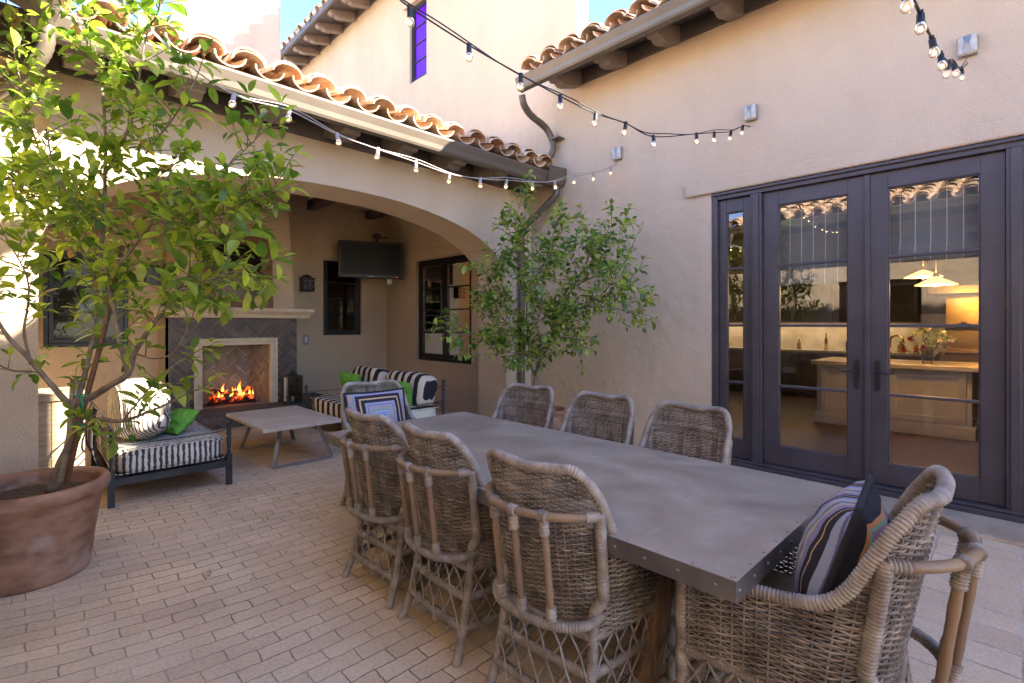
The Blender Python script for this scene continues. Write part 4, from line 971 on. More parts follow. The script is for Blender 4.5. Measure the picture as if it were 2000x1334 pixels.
# wire back hoops of left daybed
mb=MB()
for k in range(6):
    y=5.0+.25*k
    mb.tube(catmull([(.476,y,.17),(.40,y,.33),(.385,y,.52),(.44,y,.70)],6),.0055,6)
mb.tube(catmull([(.476,4.93,.60),(.43,4.99,.69),(.44,5.2,.70),(.44,6.1,.70),(.45,6.27,.69),(.476,6.32,.60)],6),.0065,6)
q=mb.build('wire_back',M['iron']); at(q,db)
o=pillow('throw_pillow',.30,.28,.14,M['greencloth'],seed=7,wr=.012); o.location=(1.0,5.42,.53); o.rotation_euler=(R(-50),0,R(-65)); tag(o,'crumpled green pillow lying on the ikat mattress of the left daybed','pillow')
db2=daybed((3.24,5.95,0),2.80,3.67,4.97,6.98,.74,'x1',(M['bw'],M['bw']),'black iron daybed on the right with black and white striped mattress')
mb=MB(); post(mb,3.67,6.03,.76); at(mb.build('post',M['iron']),db2)
for i,(ya,yb) in enumerate(((5.02,5.98),(6.07,6.95))):
    o=weld(softbox(-.14,.14,-(yb-ya)/2,(yb-ya)/2,-.215,.215,p=4.2,nz=12,wr=.010,seed=i*5).build('back_cushion',M['bw'])); o.location=(3.52,(ya+yb)/2,.595); o.rotation_euler=(0,R(9),0)
    tag(o,['striped back cushion nearer the arch on the right daybed','striped back cushion nearer the fireplace wall on the right daybed'][i],'cushion','striped back cushions on the right daybed')
for i,(x,y,z,l) in enumerate([(3.27,5.32,.575,'green pillow leaning on the nearer striped back cushion'),(3.25,6.55,.59,'green pillow by the farther striped back cushion, mostly behind the wicker chair')]):
    o=pillow('throw_pillow',.36,.34,.14,M['greencloth'],seed=20+i,wr=.01); o.location=(x,y,z); o.rotation_euler=(R(18),R(6),R(-68)); tag(o,l,'pillow','green pillows on the right daybed')
# ------------------------------------------------------------------ tv, lanterns, mirror, console
tv=empty('television',(4.40,8.10,2.56),rz=R(-24),label='flat television hung from a ceiling bracket in the loggia corner',cat='television')
mb=MB(); mb.box(-.555,.555,-.02,.035,-.325,.325); mb.build('casing',M['blackframe'],tv,bevel=.012)
mb=MB(); mb.box(-.505,.505,-.024,-.0202,-.265,.285); mb.build('screen',M['screen'],tv)
mb=MB(); mb.box(-.06,.06,-.026,-.0203,-.302,-.290); mb.build('badge',M['galv'],tv)
mb=MB(); mb.box(.45,.456,-.0225,-.0202,-.302,-.297); mb.build('standby_light',emis('red_standby',(1,.02,.02),3),tv)
mb=MB(); mb.tube([(.1,.08,-.1),(.1,.08,.42)],.022,10); mb.tube([(.1,.04,.1),(.1,.12,.1)],.05,10); mb.box(.03,.17,.03,.13,.40,.48); mb.tube(catmull([(.1,.10,.44),(.2,.25,.46),(.32,.35,.46)],5),.012,6); mb.build('bracket',M['blackframe'],tv)
mb=MB(); mb.box(.28,.36,.02,.06,-.42,-.33); mb.build('cable_box',M['galv'],tv)
def lantern(loc,label,s=1):
    r=empty('lantern',loc,label=label,cat='lantern'); w_=.11; h=.40
    mb=MB(); mb.box(-w_,w_,-w_,w_,0,.03)
    for a in (-1,1):
        for b in (-1,1): mb.box(a*w_-.010*(a>0)*2,a*w_+.010*(a<0)*2,b*w_-.010*(b>0)*2,b*w_+.010*(b<0)*2,.03,h)
    mb.box(-w_,w_,-w_,w_,h,h+.02); mb.lathe([(.10,h+.02),(.06,h+.05),(.035,h+.06),(.035,h+.075),(.05,h+.08),(.004,h+.095)],(0,0,0),4)
    mb.tube([(math.cos(a)*.03,0,h+.11+math.sin(a)*.03) for a in [2*math.pi*k/14 for k in range(15)]],.004,6)
    mb.build('frame',M['lantern'],r,bevel=.002)
    mb=MB()
    for a in (-1,1): mb.add([(a*(w_-.008),-w_+.02,.03),(a*(w_-.008),w_-.02,.03),(a*(w_-.008),w_-.02,h),(a*(w_-.008),-w_+.02,h)],[(0,1,2,3)]); mb.add([(-w_+.02,a*(w_-.008),.03),(w_-.02,a*(w_-.008),.03),(w_-.02,a*(w_-.008),h),(-w_+.02,a*(w_-.008),h)],[(0,1,2,3)])
    mb.build('glass',M['dimglass'],r)
    mb=MB(); mb.tube([(0,0,.03),(0,0,.10)],.022,12); mb.build('candle',mat('candle_wax',(.5,.45,.35),None,4,.6),r)
    return r
M['lantern']=mat('dark_green_metal',(.012,.035,.022),(.02,.03,.02),12,.5)
lantern((2.88,7.68,.2285),'dark green metal candle lantern standing on the hearth right of the firebox')
def sconce(x,z,label):
    r=empty('wall_lantern',(x,BY,z),label=label,cat='wall lamp',group='pierced wall lanterns either side of the fireplace')
    mb=MB(); mb.box(-.10,.10,-.16,-.15,-.11,.10); mb.box(-.10,-.09,-.15,-.002,-.11,.10); mb.box(.09,.10,-.15,-.002,-.11,.10); mb.box(-.115,.115,-.17,-.002,.10,.115); mb.box(-.1,.1,-.15,-.002,-.12,-.108)
    mb.lathe([(.11,.115),(.07,.15),(.01,.175)],(0,-.085,0),4); mb.build('housing',M['blackframe'],r)
    mb=MB()
    for a in (-1,1):
        for b in (-1,1): mb.tube([(a*.045+math.cos(q)*.028,-.163,b*.045+math.sin(q)*.028) for q in [k*math.pi/6 for k in range(10)]],.005,5)
    mb.tube([(0,-.163,-.10),(0,-.163,.09)],.004,5); mb.build('scrollwork',M['galv'],r)
sconce(3.47,2.10,'black pierced wall lantern right of the fireplace'); sconce(1.30,2.10,'black pierced wall lantern left of the fireplace, behind the tree leaves')
def plate(name,x,z,lab):
    r=empty(name,(x,BY,z),label=lab,cat='switch'); mb=MB(); mb.box(-.055,.055,-.012,-.001,-.085,.085); mb.build('plate',M['galv'],r,bevel=.006); mb=MB(); mb.box(-.018,.018,-.02,-.0125,-.05,.05); mb.build('switch_toggle',M['white'],r,bevel=.003)
plate('wall_switch',3.48,1.15,'small metal switch plate on the loggia wall right of the fireplace')
mr=empty('mirror',(2.22,7.93,1.656),label='wood framed mirror leaning on the mantel above the fire',cat='mirror')
mb=MB(); W_,H_,fw=.46,1.06,.135; tilt=Matrix.Rotation(R(-3),4,'X')
for (a,b,c,d) in ((-W_,-W_+fw,0,H_),(W_-fw,W_,0,H_),(-W_+fw,W_-fw,0,fw),(-W_+fw,W_-fw,H_-fw,H_)): mb.box(a,b,-.025,.02,c,d,tilt)
for (a,b,c,d) in ((-W_+fw,-W_+fw+.02,fw,H_-fw),(W_-fw-.02,W_-fw,fw,H_-fw)): mb.box(a,b,-.012,.0,c,d,tilt)
mb.build('frame',M['mirrorwood'],mr,bevel=.006)
mb=MB(); mb.box(-W_+fw+.001,W_-fw-.001,.0,.012,fw+.001,H_-fw-.001,tilt); mb.build('mirror_glass',M['mirror'],mr)
cs=empty('wooden_console',(.20,5.62,0),label='pale weathered wood console block beside the left pier of the arch',cat='console')
mb=MB(); 
for k in range(4): mb.box(.03,.36,5.42+.14*k,5.555+.14*k,.80,.86)
at(mb.build('top',M['oak'],bevel=.006),cs)
mb=MB()
for k in range(3): mb.box(.045+.104*k,.146+.104*k,5.44,5.47,.0,.797)
mb.box(.045,.07,5.47,5.96,0,.797); mb.box(.325,.35,5.47,5.96,0,.797); mb.box(.07,.325,5.94,5.96,0,.797); at(mb.build('body',M['oak'],bevel=.004),cs)
sh=empty('louvered_shutter',(.03,8.6,1.1),label='tall slatted shutter on the loggia wall left of the window',cat='shutter')
mb=MB(); mb.box(-.16,-.13,0,.03,0,1.25); mb.box(.10,.13,0,.03,0,1.25)
for k in range(32): mb.box(-.13,.10,.004,.02,.02+.038*k,.032+.038*k)
mb.build('slats',M['oak'],sh)
# ------------------------------------------------------------------ wall lights and string lights
wl=[]
for i,(px,py,s,l) in enumerate([(1208,301,1.0,'small clear glass block wall light, lowest and farthest, above the corner tree'),(1468,222,1.0,'clear glass block wall light above the left edge of the french doors'),(1890,92,1.0,'small clear glass block wall light at the upper right, nearest the camera')]):
    p=hx(px,py,XW); r=empty('wall_light',p,label=l,cat='wall light',group='glass block lights holding the string lights')
    mb=MB(); mb.box(-.012,-.001,-.058,.058,-.078,.078); mb.build('back_plate',M['galv'],r,bevel=.01)
    mb=MB(); mb.box(-.062,-.0125,-.056,.056,-.075,.075); mb.build('glass_cover',M['dirtyglass'],r,bevel=.022,seg=4)
    mb=MB(); mb.prism([(-.0635,-.024,-.06),(-.0635,.024,-.06),(-.072,.012,0),(-.0635,.024,.06),(-.0635,-.024,.06),(-.072,-.012,0)],(.004,0,0)); mb.build('lamp_insert',M['galv'],r,bevel=.004)
    mb=MB(); mb.tube(catmull([(-.02,0,-.075),(-.03,0,-.10),(-.045,.006,-.115),(-.03,0,-.135)],4),.0035,6); mb.build('hook',M['galv'],r)
    wl.append(p)
GB=MB().lathe([(.0135,.0),(.021,-.012),(.0245,-.026),(.0225,-.040),(.014,-.050),(.0005,-.053)],(0,0,0),14)
def strand(bulbs,A,B,label,start,end,sock='rubber',extra=0,lit=True,wire='rubber',rb=1.0):
    """bulbs: pixel list; A,B: plan points of the vertical plane they hang in"""
    A=Vector(A);B=Vector(B); n=Vector((B.y-A.y,-(B.x-A.x),0))
    r=empty('string_lights',end,label=label,cat='string lights',group='strings of globe bulbs over the courtyard')
    def hit(px,py):
        v=ray(px,py); t=(n.x*A.x+n.y*A.y)/(n.x*v.x+n.y*v.y); return CAM+v*t
    bs=[hit(*b) for b in bulbs]
    tops=[Vector(start)]+[b+Vector((0,0,.062)) for b in bs]+[Vector(end)]
    w1=resample(catmull(tops,6),.03); mb=MB(); mb.tube(w1,.0042,6)
    # second wire, gently separating and rejoining
    w2=[p+Vector((0,.006,.012*math.sin(i*.19)+.014)) for i,p in enumerate(w1)]; mb.tube(w2,.0036,6)
    at(mb.build('cable',M[wire]),r)
    for i,b in enumerate(bs):
        a=Matrix.Rotation(random.uniform(-.25,.25),4,'X')@Matrix.Rotation(random.uniform(-.2,.2),4,'Y')
        top=b+Vector((0,0,.06)); a.translation=top
        mb=MB(); mb.lathe([(.0005,.004),(.010,.002),(.0135,-.005),(.0135,-.034),(.0145,-.036),(.0145,-.04),(.0005,-.04)],(0,0,0),10,True,a); mb.box(-.009,.009,-.009,.009,-.002,.012,a); s=at(mb.build('socket',M[sock]),r)
        g=MB(); T_=a@Matrix.Translation((0,0,-.036)); g.lathe([(.010,.0),(.017,-.011),(.0205,-.023),(.019,-.035),(.012,-.043),(.0005,-.046)],(0,0,0),14,True,T_); q=g.build('bulb',M['bulbglass']); at(q,r)
        g=MB(); g.tube([T_@Vector((-.006,0,-.024)),T_@Vector((-.003,.002,-.031)),T_@Vector((.003,-.002,-.029)),T_@Vector((.006,0,-.024))],.0042,6); f=g.build('filament',M['filament']); f.parent=q
    return r
M['wirelight']=mat('pale_wire',(.33,.31,.28),None,8,.5)
e1=wl[1]+Vector((-.03,0,-.135)); s1=P(775,-8,2.28)
strand([(800,40),(916,112),(1017,168),(1094,208),(1163,240),(1222,258),(1276,283),(1360,276),(1395,273),(1428,270),(1451,259)],(1.25,2.0),(XW,e1.y),'upper string of globe bulbs on black wire ending at the middle wall light',s1,e1)
e0=wl[0]+Vector((-.03,0,-.135))
strand([(341,126),(457,205),(565,235),(658,280),(738,308),(812,332),(877,354),(938,363),(990,365),(1040,368),(1083,366),(1123,356),(1159,349),(1193,338)],(.30,3.22),(XW,e0.y),'lower string of globe bulbs crossing in front of the arch gutter',(.12,3.22,3.25),e0,sock='wirelight',wire='wirelight')
e2=wl[2]+Vector((-.03,0,-.135))
strand([(1772,10),(1798,58),(1820,103),(1837,130),(1853,143),(1862,144),(1877,152)],(1.9,.27),(XW,e2.y),'short steep string of globe bulbs at the upper right near the camera',P(1757,-40,1.45),e2)
# ================================================================== POTTED TREES
def pot(loc,rr,h,label,rb=None):
    rb=rb or rr*.72; r=empty('terracotta_pot',loc,label=label,cat='plant pot')
    lip=.075*h/.53
    prof=[(0,0),(rb,0),(rb*1.02,.015),(rb+(rr*.90-rb)*.45,h*.42),(rr*.875,h-lip*1.9),(rr*.89,h-lip*1.75),(rr*.885,h-lip*1.25),(rr*.97,h-lip*1.0),(rr,h-lip*.65),(rr,h-lip*.25),(rr*.97,h),(rr*.90,h),(rr*.865,h-lip*.4),(rr*.85,h-lip*1.4),(rr*.80,h-.12)]
    mb=MB(); mb.lathe(prof,(0,0,0),64); mb.build('pot_body',M['terra'],r)
    mb=MB(); mb.lathe([(rr*.83,h-.085),(rr*.5,h-.07),(0.001,h-.065)],(0,0,0),40); s=mb.build('soil',M['soil'],r)
    return r
def leaf(mb,base,d,up,L,w,curl=.25,fold=.3):
    d=d.normalized(); s=d.cross(up); 
    if s.length<1e-4: s=d.orthogonal()
    s.normalize(); u=s.cross(d)
    rows=[(0,.0),(.22,.72),(.5,1.0),(.78,.68),(1,.0)]
    vs=[];
    for t,ww in rows:
        c=base+d*(L*t)-u*(curl*L*t*t)
        if ww==0: vs.append(c)
        else: vs+= [c-s*(w/2*ww)+u*(fold*w/2*ww),c,c+s*(w/2*ww)+u*(fold*w/2*ww)]
    # 0 ; 1 2 3 ; 4 5 6 ; 7 8 9 ; 10
    fs=[(0,2,1),(0,3,2),(1,2,5,4),(2,3,6,5),(4,5,8,7),(5,6,9,8),(7,8,10),(8,9,10)]
    mb.add(vs,fs,True)
def grow(rnd,wood,leaves,start,dirn,length,r0,Lf,Wf,step=.032,depth=0,droop=.12,dens=1,twig=.5):
    p=Vector(start); d=Vector(dirn).normalized(); n=max(3,int(length/step)); pts=[p.copy()]; side=rnd.uniform(0,6.28)
    for i in range(n):
        d=(d+Vector((rnd.uniform(-1,1),rnd.uniform(-1,1),rnd.uniform(-1,1)))*.10+Vector((0,0,.02-droop*.1*i/n))).normalized()
        p=p+d*step; pts.append(p.copy())
        if rnd.random()<dens and i>0:
            side+=2.4+rnd.uniform(-.4,.4); o=d.orthogonal().normalized(); q=Matrix.Rotation(side,3,d)@o
            ld_=(d*rnd.uniform(.25,.8)+q*.9+Vector((0,0,rnd.uniform(-.35,.25)))).normalized()
            k=rnd.uniform(.45,1.2)*(1 if i<n*.8 else .75)
            leaf(leaves,p+ld_*.012,ld_,(Vector((0,0,1))+Vector((rnd.uniform(-.5,.5),rnd.uniform(-.5,.5),0))),Lf*k,Wf*k,rnd.uniform(-.1,.6),rnd.uniform(.05,.6))
        if depth<1 and rnd.random()<twig*step/.1 and 1<i<n-2:
            o=d.orthogonal().normalized(); q=Matrix.Rotation(rnd.uniform(0,6.28),3,d)@o
            grow(rnd,wood,leaves,p,(d*.7+q).normalized(),length*rnd.uniform(.35,.6),r0*.55,Lf,Wf,step,depth+1,droop,dens,0)
    leaf(leaves,p,d,Vector((0,0,1)),Lf*.7,Wf*.7)
    wood.tube(pts[::2] if len(pts)>4 else pts,[max(.0011,r0*(1-.8*i/len(pts))) for i in range(len(pts[::2] if len(pts)>4 else pts))],5,False)
def tree(name,label,limbs,seed,Lf,Wf,lm,twl,step,dens,pertw,r_tw,pitch=.1,tw=.5,start_r=.016,base=None,droop=.12,low=0):
    rnd=random.Random(seed); wood=MB(); twigs=MB(); leaves=MB()
    root=empty(name,base,label=label,cat='tree',group=None)
    for pts,ra,rb in limbs:
        c=resample(catmull(pts,6),.03); n=len(c)
        rr=[ra+(rb-ra)*(i/(n-1)) for i in range(n)]
        c=[p+Vector((noise.noise(p*5),noise.noise(p*5+Vector((9,0,0))),0))*.012*min(1,i/6) for i,p in enumerate(c)]
        wood.tube(c,[r*(1+.12*noise.noise(c[i]*20)) for i,r in enumerate(rr)],9)
        i=0
        while i<n:
            if (rr[i]<start_r or i>n*.80) and (c[i].z>low or rnd.random()<.22):
                k=rnd.uniform(.7,1.2)
                t=(c[min(n-1,i+1)]-c[max(0,i-1)]).normalized()
                o=t.orthogonal().normalized(); q=Matrix.Rotation(rnd.uniform(0,6.28),3,t)@o
                grow(rnd,twigs,leaves,c[i],(t*.6+q+Vector((0,0,.25))).normalized(),twl*k*rnd.uniform(.5,1.1),r_tw,Lf,Wf,step,0,droop,dens,tw)
            i+=max(1,int(pitch/.03*rnd.uniform(.6,1.4)))
        t=(c[-1]-c[-3]).normalized(); grow(rnd,twigs,leaves,c[-1],t,twl*.8,r_tw,Lf,Wf,step,0,droop,dens,tw)
    t1=at(wood.build('trunk',M['bark']),root); q=twigs.build('twigs',M['twig']); q.parent=t1; q['kind']='stuff'
    at(leaves.build('crown',lm),root); return root
# ---- left citrus
pot((.026,3.93,0),.350,.52,'large weathered terracotta pot at the left edge holding the citrus tree')
D=2.62
def T(lst): return [P(a,b,c+.15) for a,b,c in lst]
limbs=[
 (T([(98,960,2.62),(128,893,2.6),(150,848,2.6),(148,806,2.6),(146,780,2.6)]),.028,.021),
 (T([(150,848,2.6),(185,820,2.55),(240,822,2.45),(300,800,2.35),(345,778,2.3)]),.015,.004),
 (T([(148,800,2.6),(110,765,2.6),(75,725,2.6),(48,690,2.58),(15,655,2.55),(-30,590,2.5)]),.017,.007),
 (T([(60,712,2.6),(48,640,2.55),(60,560,2.5),(20,480,2.4)]),.008,.003),
 (T([(60,726,2.6),(20,722,2.6),(-20,700,2.6)]),.008,.003),
 (T([(148,792,2.6),(200,762,2.55),(250,730,2.5),(262,690,2.5),(296,640,2.45)]),.020,.012),
 (T([(250,728,2.5),(232,650,2.55),(222,600,2.6),(215,540,2.62),(262,480,2.6),(300,430,2.6),(330,340,2.6)]),.014,.005),
 (T([(296,640,2.45),(345,570,2.4),(400,500,2.35),(440,440,2.3),(480,370,2.3)]),.009,.003),
 (T([(325,600,2.45),(380,560,2.35),(440,535,2.2),(500,520,2.15)]),.006,.0025),
 (T([(222,600,2.6),(200,520,2.7),(202,440,2.7),(206,340,2.7),(205,240,2.7),(195,140,2.7)]),.014,.006),
 (T([(150,790,2.6),(175,700,2.75),(190,600,2.85),(160,480,2.9),(120,390,2.9),(80,300,2.85),(50,220,2.8)]),.014,.005),
 (T([(160,480,2.9),(90,430,2.8),(40,400,2.7),(-20,380,2.6)]),.006,.0025),
 (T([(120,390,2.9),(60,380,2.5),(0,330,2.2),(-40,300,2.1)]),.006,.0025),
 (T([(206,340,2.7),(250,250,2.65),(270,150,2.6),(285,60,2.6)]),.008,.004),
 (T([(300,430,2.6),(370,380,2.5),(430,340,2.4),(480,290,2.35),(520,250,2.3)]),.006,.002),
 (T([(300,430,2.6),(360,440,2.4),(430,420,2.35),(500,400,2.3),(545,350,2.3)]),.006,.002),
 (T([(285,300,2.6),(330,240,2.5),(365,190,2.45),(385,150,2.45)]),.006,.003),
 (T([(195,140,2.7),(160,60,2.6),(130,0,2.6),(100,-60,2.5)]),.006,.003),
 (T([(285,60,2.6),(310,20,2.5),(320,-40,2.4)]),.005,.003),
 (T([(206,440,2.7),(150,400,2.4),(110,330,2.2),(90,260,2.1)]),.006,.003),
 (T([(262,690,2.5),(300,700,2.3),(335,690,2.2),(365,640,2.15)]),.006,.003),
 (T([(240,822,2.45),(290,760,2.3),(330,720,2.2),(360,700,2.2)]),.005,.003),
 (T([(50,220,2.8),(30,120,2.7),(20,50,2.6),(10,-20,2.5)]),.005,.003),
]
tree('citrus_tree','tall leggy citrus tree with broad sunlit leaves growing from the large left pot',limbs,12,.093,.047,M['leaf1'],.215,.025,.95,1,.003,pitch=.045,tw=.68,low=1.40,start_r=.0150,base=(.055,3.62,.45))
mb=MB(); mb.tube([P(130,945,2.68),P(165,790,2.72),P(200,660,2.78),P(240,480,2.85)],.013,8); o=mb.build('wooden_stake',M['stake']); tag(o,'thin reddish wooden stake tied beside the trunk of the citrus tree','stake')
mb=MB(); mb.tube([P(118,940,2.72),P(138,850,2.75),P(146,740,2.78)],.019,8); o=mb.build('wooden_stake',M['oak']); tag(o,'short pale wooden stake standing behind the citrus trunk in the pot','stake')
mb=MB()
for (x,y) in ((158,772),(152,830)):
    c=P(x,y,2.62); mb.tube([c+Vector((math.cos(a)*.042*C1,-math.sin(a)*.04-.01,.004*math.sin(3*a))) for a in [2*math.pi*k/14 for k in range(15)]],.0045,5)
mb.tube([P(158,772,2.56),P(161,790,2.55),P(158,797,2.55)],.006,5)
tag(mb.build('plant_tie',M['green_tie']),'green plastic tape tying the citrus trunk to its stake','plant tie')
# ---- corner tree
pot((4.42,3.98,0),.26,.42,'terracotta pot in the corner behind the wicker chairs')
def U(lst): return [P(*q) for q in lst]
limbs=[
 (U([(1052,815,5.9),(1048,780,5.9),(1045,750,5.9),(1050,715,5.85)]),.026,.020),
 (U([(1048,752,5.9),(1035,710,5.8),(1010,660,5.7),(975,610,5.5),(955,560,5.4)]),.014,.005),
 (U([(1010,660,5.7),(960,645,5.5),(915,655,5.3),(875,645,5.2)]),.007,.003),
 (U([(1050,715,5.85),(1075,665,5.7),(1095,610,5.6),(1120,560,5.5),(1150,500,5.4),(1140,440,5.4)]),.014,.005),
 (U([(1095,610,5.6),(1140,600,5.3),(1180,570,5.1),(1215,520,5.0),(1235,480,4.95)]),.009,.003),
 (U([(1120,560,5.5),(1165,540,5.2),(1205,545,5.0),(1240,560,4.9)]),.007,.003),
 (U([(1035,710,5.8),(1030,640,5.7),(1025,570,5.6),(1010,500,5.5),(995,450,5.5)]),.010,.004),
 (U([(1025,570,5.6),(1060,520,5.4),(1080,460,5.3),(1090,430,5.3)]),.007,.003),
 (U([(1010,500,5.5),(1008,440,5.5),(1015,400,5.45),(1025,375,5.4)]),.004,.002),
 (U([(975,610,5.5),(950,540,5.3),(965,500,5.3)]),.005,.002),
 (U([(1050,715,5.85),(1020,690,5.5),(985,690,5.3)]),.006,.003),
 (U([(1075,665,5.7),(1105,640,5.4),(1120,655,5.2),(1130,690,5.2)]),.005,.002),
 (U([(1150,500,5.4),(1185,470,5.2),(1210,440,5.1)]),.004,.002),
 (U([(1060,520,5.4),(1100,500,5.2),(1140,480,5.1)]),.005,.002),
 (U([(1045,640,5.5),(1060,590,5.2),(1050,540,5.1)]),.006,.003),
 (U([(1048,680,5.6),(1090,640,5.4),(1110,580,5.2)]),.006,.003),
 (U([(1140,600,5.3),(1190,600,5.1),(1240,615,4.95)]),.004,.002),
]
tree('corner_tree','bushy small leaved potted tree in the corner where the arch meets the house wall',limbs,5,.080,.051,M['leaf2'],.27,.025,.95,1,.003,pitch=.052,tw=1.0,start_r=.011,base=(4.42,3.98,.38),droop=.2)
# ------------------------------------------------------------------ fallen leaves
M['dry']=mat('dry_leaf',(.50,.38,.22),(.35,.24,.12),30,.8)
rnd=random.Random(3)
for i,(px,py,l) in enumerate([(410,1127,'pale curled dry leaf on the bricks in the open middle of the courtyard'),(582,966,'pale dry leaf standing on the bricks near the far head chair'),(549,978,'yellow dry leaf on the bricks beside the pale upright one'),(464,1000,'small pale dry leaf on the bricks right of the daybed legs'),(213,1056,'thin dark dry leaf on the square brick band by the pot'),(555,1085,'small orange dry leaf alone on the bricks left of the chairs'),(425,1001,'tiny dry leaf just left of the small pale one by the daybed'),(296,1066,'small green fallen leaf on the bricks right of the pot'),(524,1017,'tiny green fallen leaf in the middle of the paving'),(20,1190,'thin dry stem lying in front of the pot'),(487,1137,'tiny dark dry leaf right of the curled leaf')]):
    v=ray(px,py); c=CAM+v*(CH/-v.z); mb=MB(); a=rnd.uniform(0,6.28)
    for k in range(2 if i==0 else 1):
        leaf(mb,Vector((0,0,.006+.004*k)),Vector((math.cos(a+k),math.sin(a+k),.15)),Vector((0,0,1)),(.045 if i<3 else .03)*(3 if i==9 else 1),(.022 if i<3 else .014)*(.3 if i==9 else 1),-.3,.6)
    o=mb.build('fallen_leaf',M['leaf2'] if i in (7,8) else M['dry']); o.location=c; tag(o,l,'leaf','leaves fallen on the paving')
# ================================================================== KITCHEN behind the french doors
M['kwall']=mat('kitchen_wall',(.24,.195,.14),None,3,.8)
M['kgrey']=mat('grey_cabinet',(.12,.105,.10),None,3,.5)
M['klight']=mat('island_paint',(.66,.65,.58),(.60,.59,.53),3,.5)
M['brass']=mat('brushed_brass',(.62,.40,.13),(.50,.30,.09),2,.22,metal=1,stretch=(1,1,6))
M['marble']=mat('marble',(.72,.69,.63),(.50,.46,.41),4,.25,detail=8)
M['woodfl']=mat('oak_floor',(.085,.04,.02),(.05,.022,.012),3,.35,.1,10,stretch=(14,1,1))
kx0,kx1,ky0,ky1=XW+.26,11.6,-2.0,5.4
mb=MB(); mb.add([(kx0-.2,ky0,.055),(kx1,ky0,.055),(kx1,ky1,.055),(kx0-.2,ky1,.055)],[(0,1,2,3)]); at(mb.build('kitchen_floor',M['woodfl']),house)
mb=MB(); mb.add([(kx1,ky0,0),(kx1,ky1,0),(kx1,ky1,3.1),(kx1,ky0,3.1)],[(0,1,2,3)]); mb.add([(kx0,ky0,0),(kx1,ky0,0),(kx1,ky0,3.1),(kx0,ky0,3.1)],[(0,1,2,3)]); mb.add([(kx0,ky1,0),(kx1,ky1,0),(kx1,ky1,3.1),(kx0,ky1,3.1)],[(0,1,2,3)]); mb.add([(kx0,ky0,3.1),(kx1,ky0,3.1),(kx1,ky1,3.1),(kx0,ky1,3.1)],[(0,1,2,3)]); at(mb.build('kitchen_wall',M['kwall']),house)
mb=MB(); mb.add([(kx0,5.5,0),(kx0+3.0,5.5,0),(kx0+3.0,8.6,0),(kx0,8.6,0)],[(0,1,2,3)]); mb.add([(kx0+3,5.5,0),(kx0+3,8.6,0),(kx0+3,8.6,3),(kx0+3,5.5,3)],[(0,1,2,3)]); mb.add([(kx0,5.5,0),(kx0+3,5.5,0),(kx0+3,5.5,3),(kx0,5.5,3)],[(0,1,2,3)]); mb.add([(kx0,8.6,0),(kx0+3,8.6,0),(kx0+3,8.6,3),(kx0,8.6,3)],[(0,1,2,3)]); mb.add([(kx0,5.5,3),(kx0+3,5.5,3),(kx0+3,8.6,3),(kx0,8.6,3)],[(0,1,2,3)]); at(mb.build('side_room_wall',mat('ochre_room_wall',(.40,.27,.11),None,3,.8)),house)
pl=bpy.data.lights.new('side_room_lamp','POINT'); pl.energy=7; pl.color=(1,.62,.25); pl.shadow_soft_size=.15; q=bpy.data.objects.new('side_room_lamp',pl); COL.objects.link(q); q.location=(kx0+1.9,6.3,2.3)
lp=empty('glass_lamp',(kx0+1.6,7.2,1.75),label='pink glass lamp glowing inside the loggia side window',cat='lamp'); mb=MB(); mb.lathe([(.02,.22),(.10,.1),(.12,0),(.06,-.1),(.01,-.14)],(0,0,0),12); mb.build('lamp_shade',emis('pink_lamp_glass',(.7,.10,.22),.5),lp)
# island
isl=empty('kitchen_island',(8.4,1.2,.055),label='pale grey panelled kitchen island seen through the french doors',cat='kitchen island')
mb=MB(); iy0,iy1,ix0,ix1=.42,2.02,7.92,8.9
mb.box(ix0,ix1,iy0,iy1,.056,.86); mb.box(ix0-.03,ix1+.03,iy0-.03,iy1+.03,.056,.20)
for (a,b) in ((iy0+.05,1.20),(1.24,iy1-.05)):
    mb.box(ix0-.02,ix0,a,a+.07,.22,.84); mb.box(ix0-.02,ix0,b-.07,b,.22,.84); mb.box(ix0-.02,ix0,a+.07,b-.07,.22,.30); mb.box(ix0-.02,ix0,a+.07,b-.07,.77,.84)
at(mb.build('cabinet_body',M['klight'],bevel=.004),isl)
mb=MB(); mb.box(ix0-.06,ix1+.06,iy0-.06,iy1+.06,.862,.915); at(mb.build('marble_top',M['marble'],bevel=.006),isl)
# back run
bc=empty('kitchen_counter',(11.2,1.6,.055),label='dark grey base and wall cabinets with marble splashback along the far kitchen wall',cat='kitchen counter')
mb=MB(); mb.box(10.98,11.58,1.05,5.2,.056,.87); 
for k in range(6): mb.box(10.96,10.98,1.08+.68*k,1.08+.68*k+.64,.12,.85)
at(mb.build('base_cabinet',M['kgrey'],bevel=.004),bc)
mb=MB(); mb.box(10.94,11.58,1.03,5.2,.872,.91); at(mb.build('worktop',M['marble']),bc)
mb=MB(); mb.box(11.56,11.59,-1.9,5.2,.912,1.6); at(mb.build('splashback',M['marble']),bc)
mb=MB(); mb.box(11.2,11.58,1.3,5.2,1.46,2.9)
for k in range(6): mb.box(11.18,11.2,1.33+.64*k,1.33+.64*k+.6,1.48,2.88)
at(mb.build('wall_cabinet',M['kgrey'],bevel=.004),bc)
mb=MB()
for k in range(6):
    for s in (.05,.0): mb.tube([(11.165,1.33+.64*k+(.06 if k%2 else .54),1.55),(11.165,1.33+.64*k+(.06 if k%2 else .54),1.75)],.008,6)
at(mb.build('cabinet_handle',M['brass']),bc)
hd=empty('range_hood',(11.1,.1,1.6),label='polished brass range hood with dark bands over the kitchen range',cat='range hood')
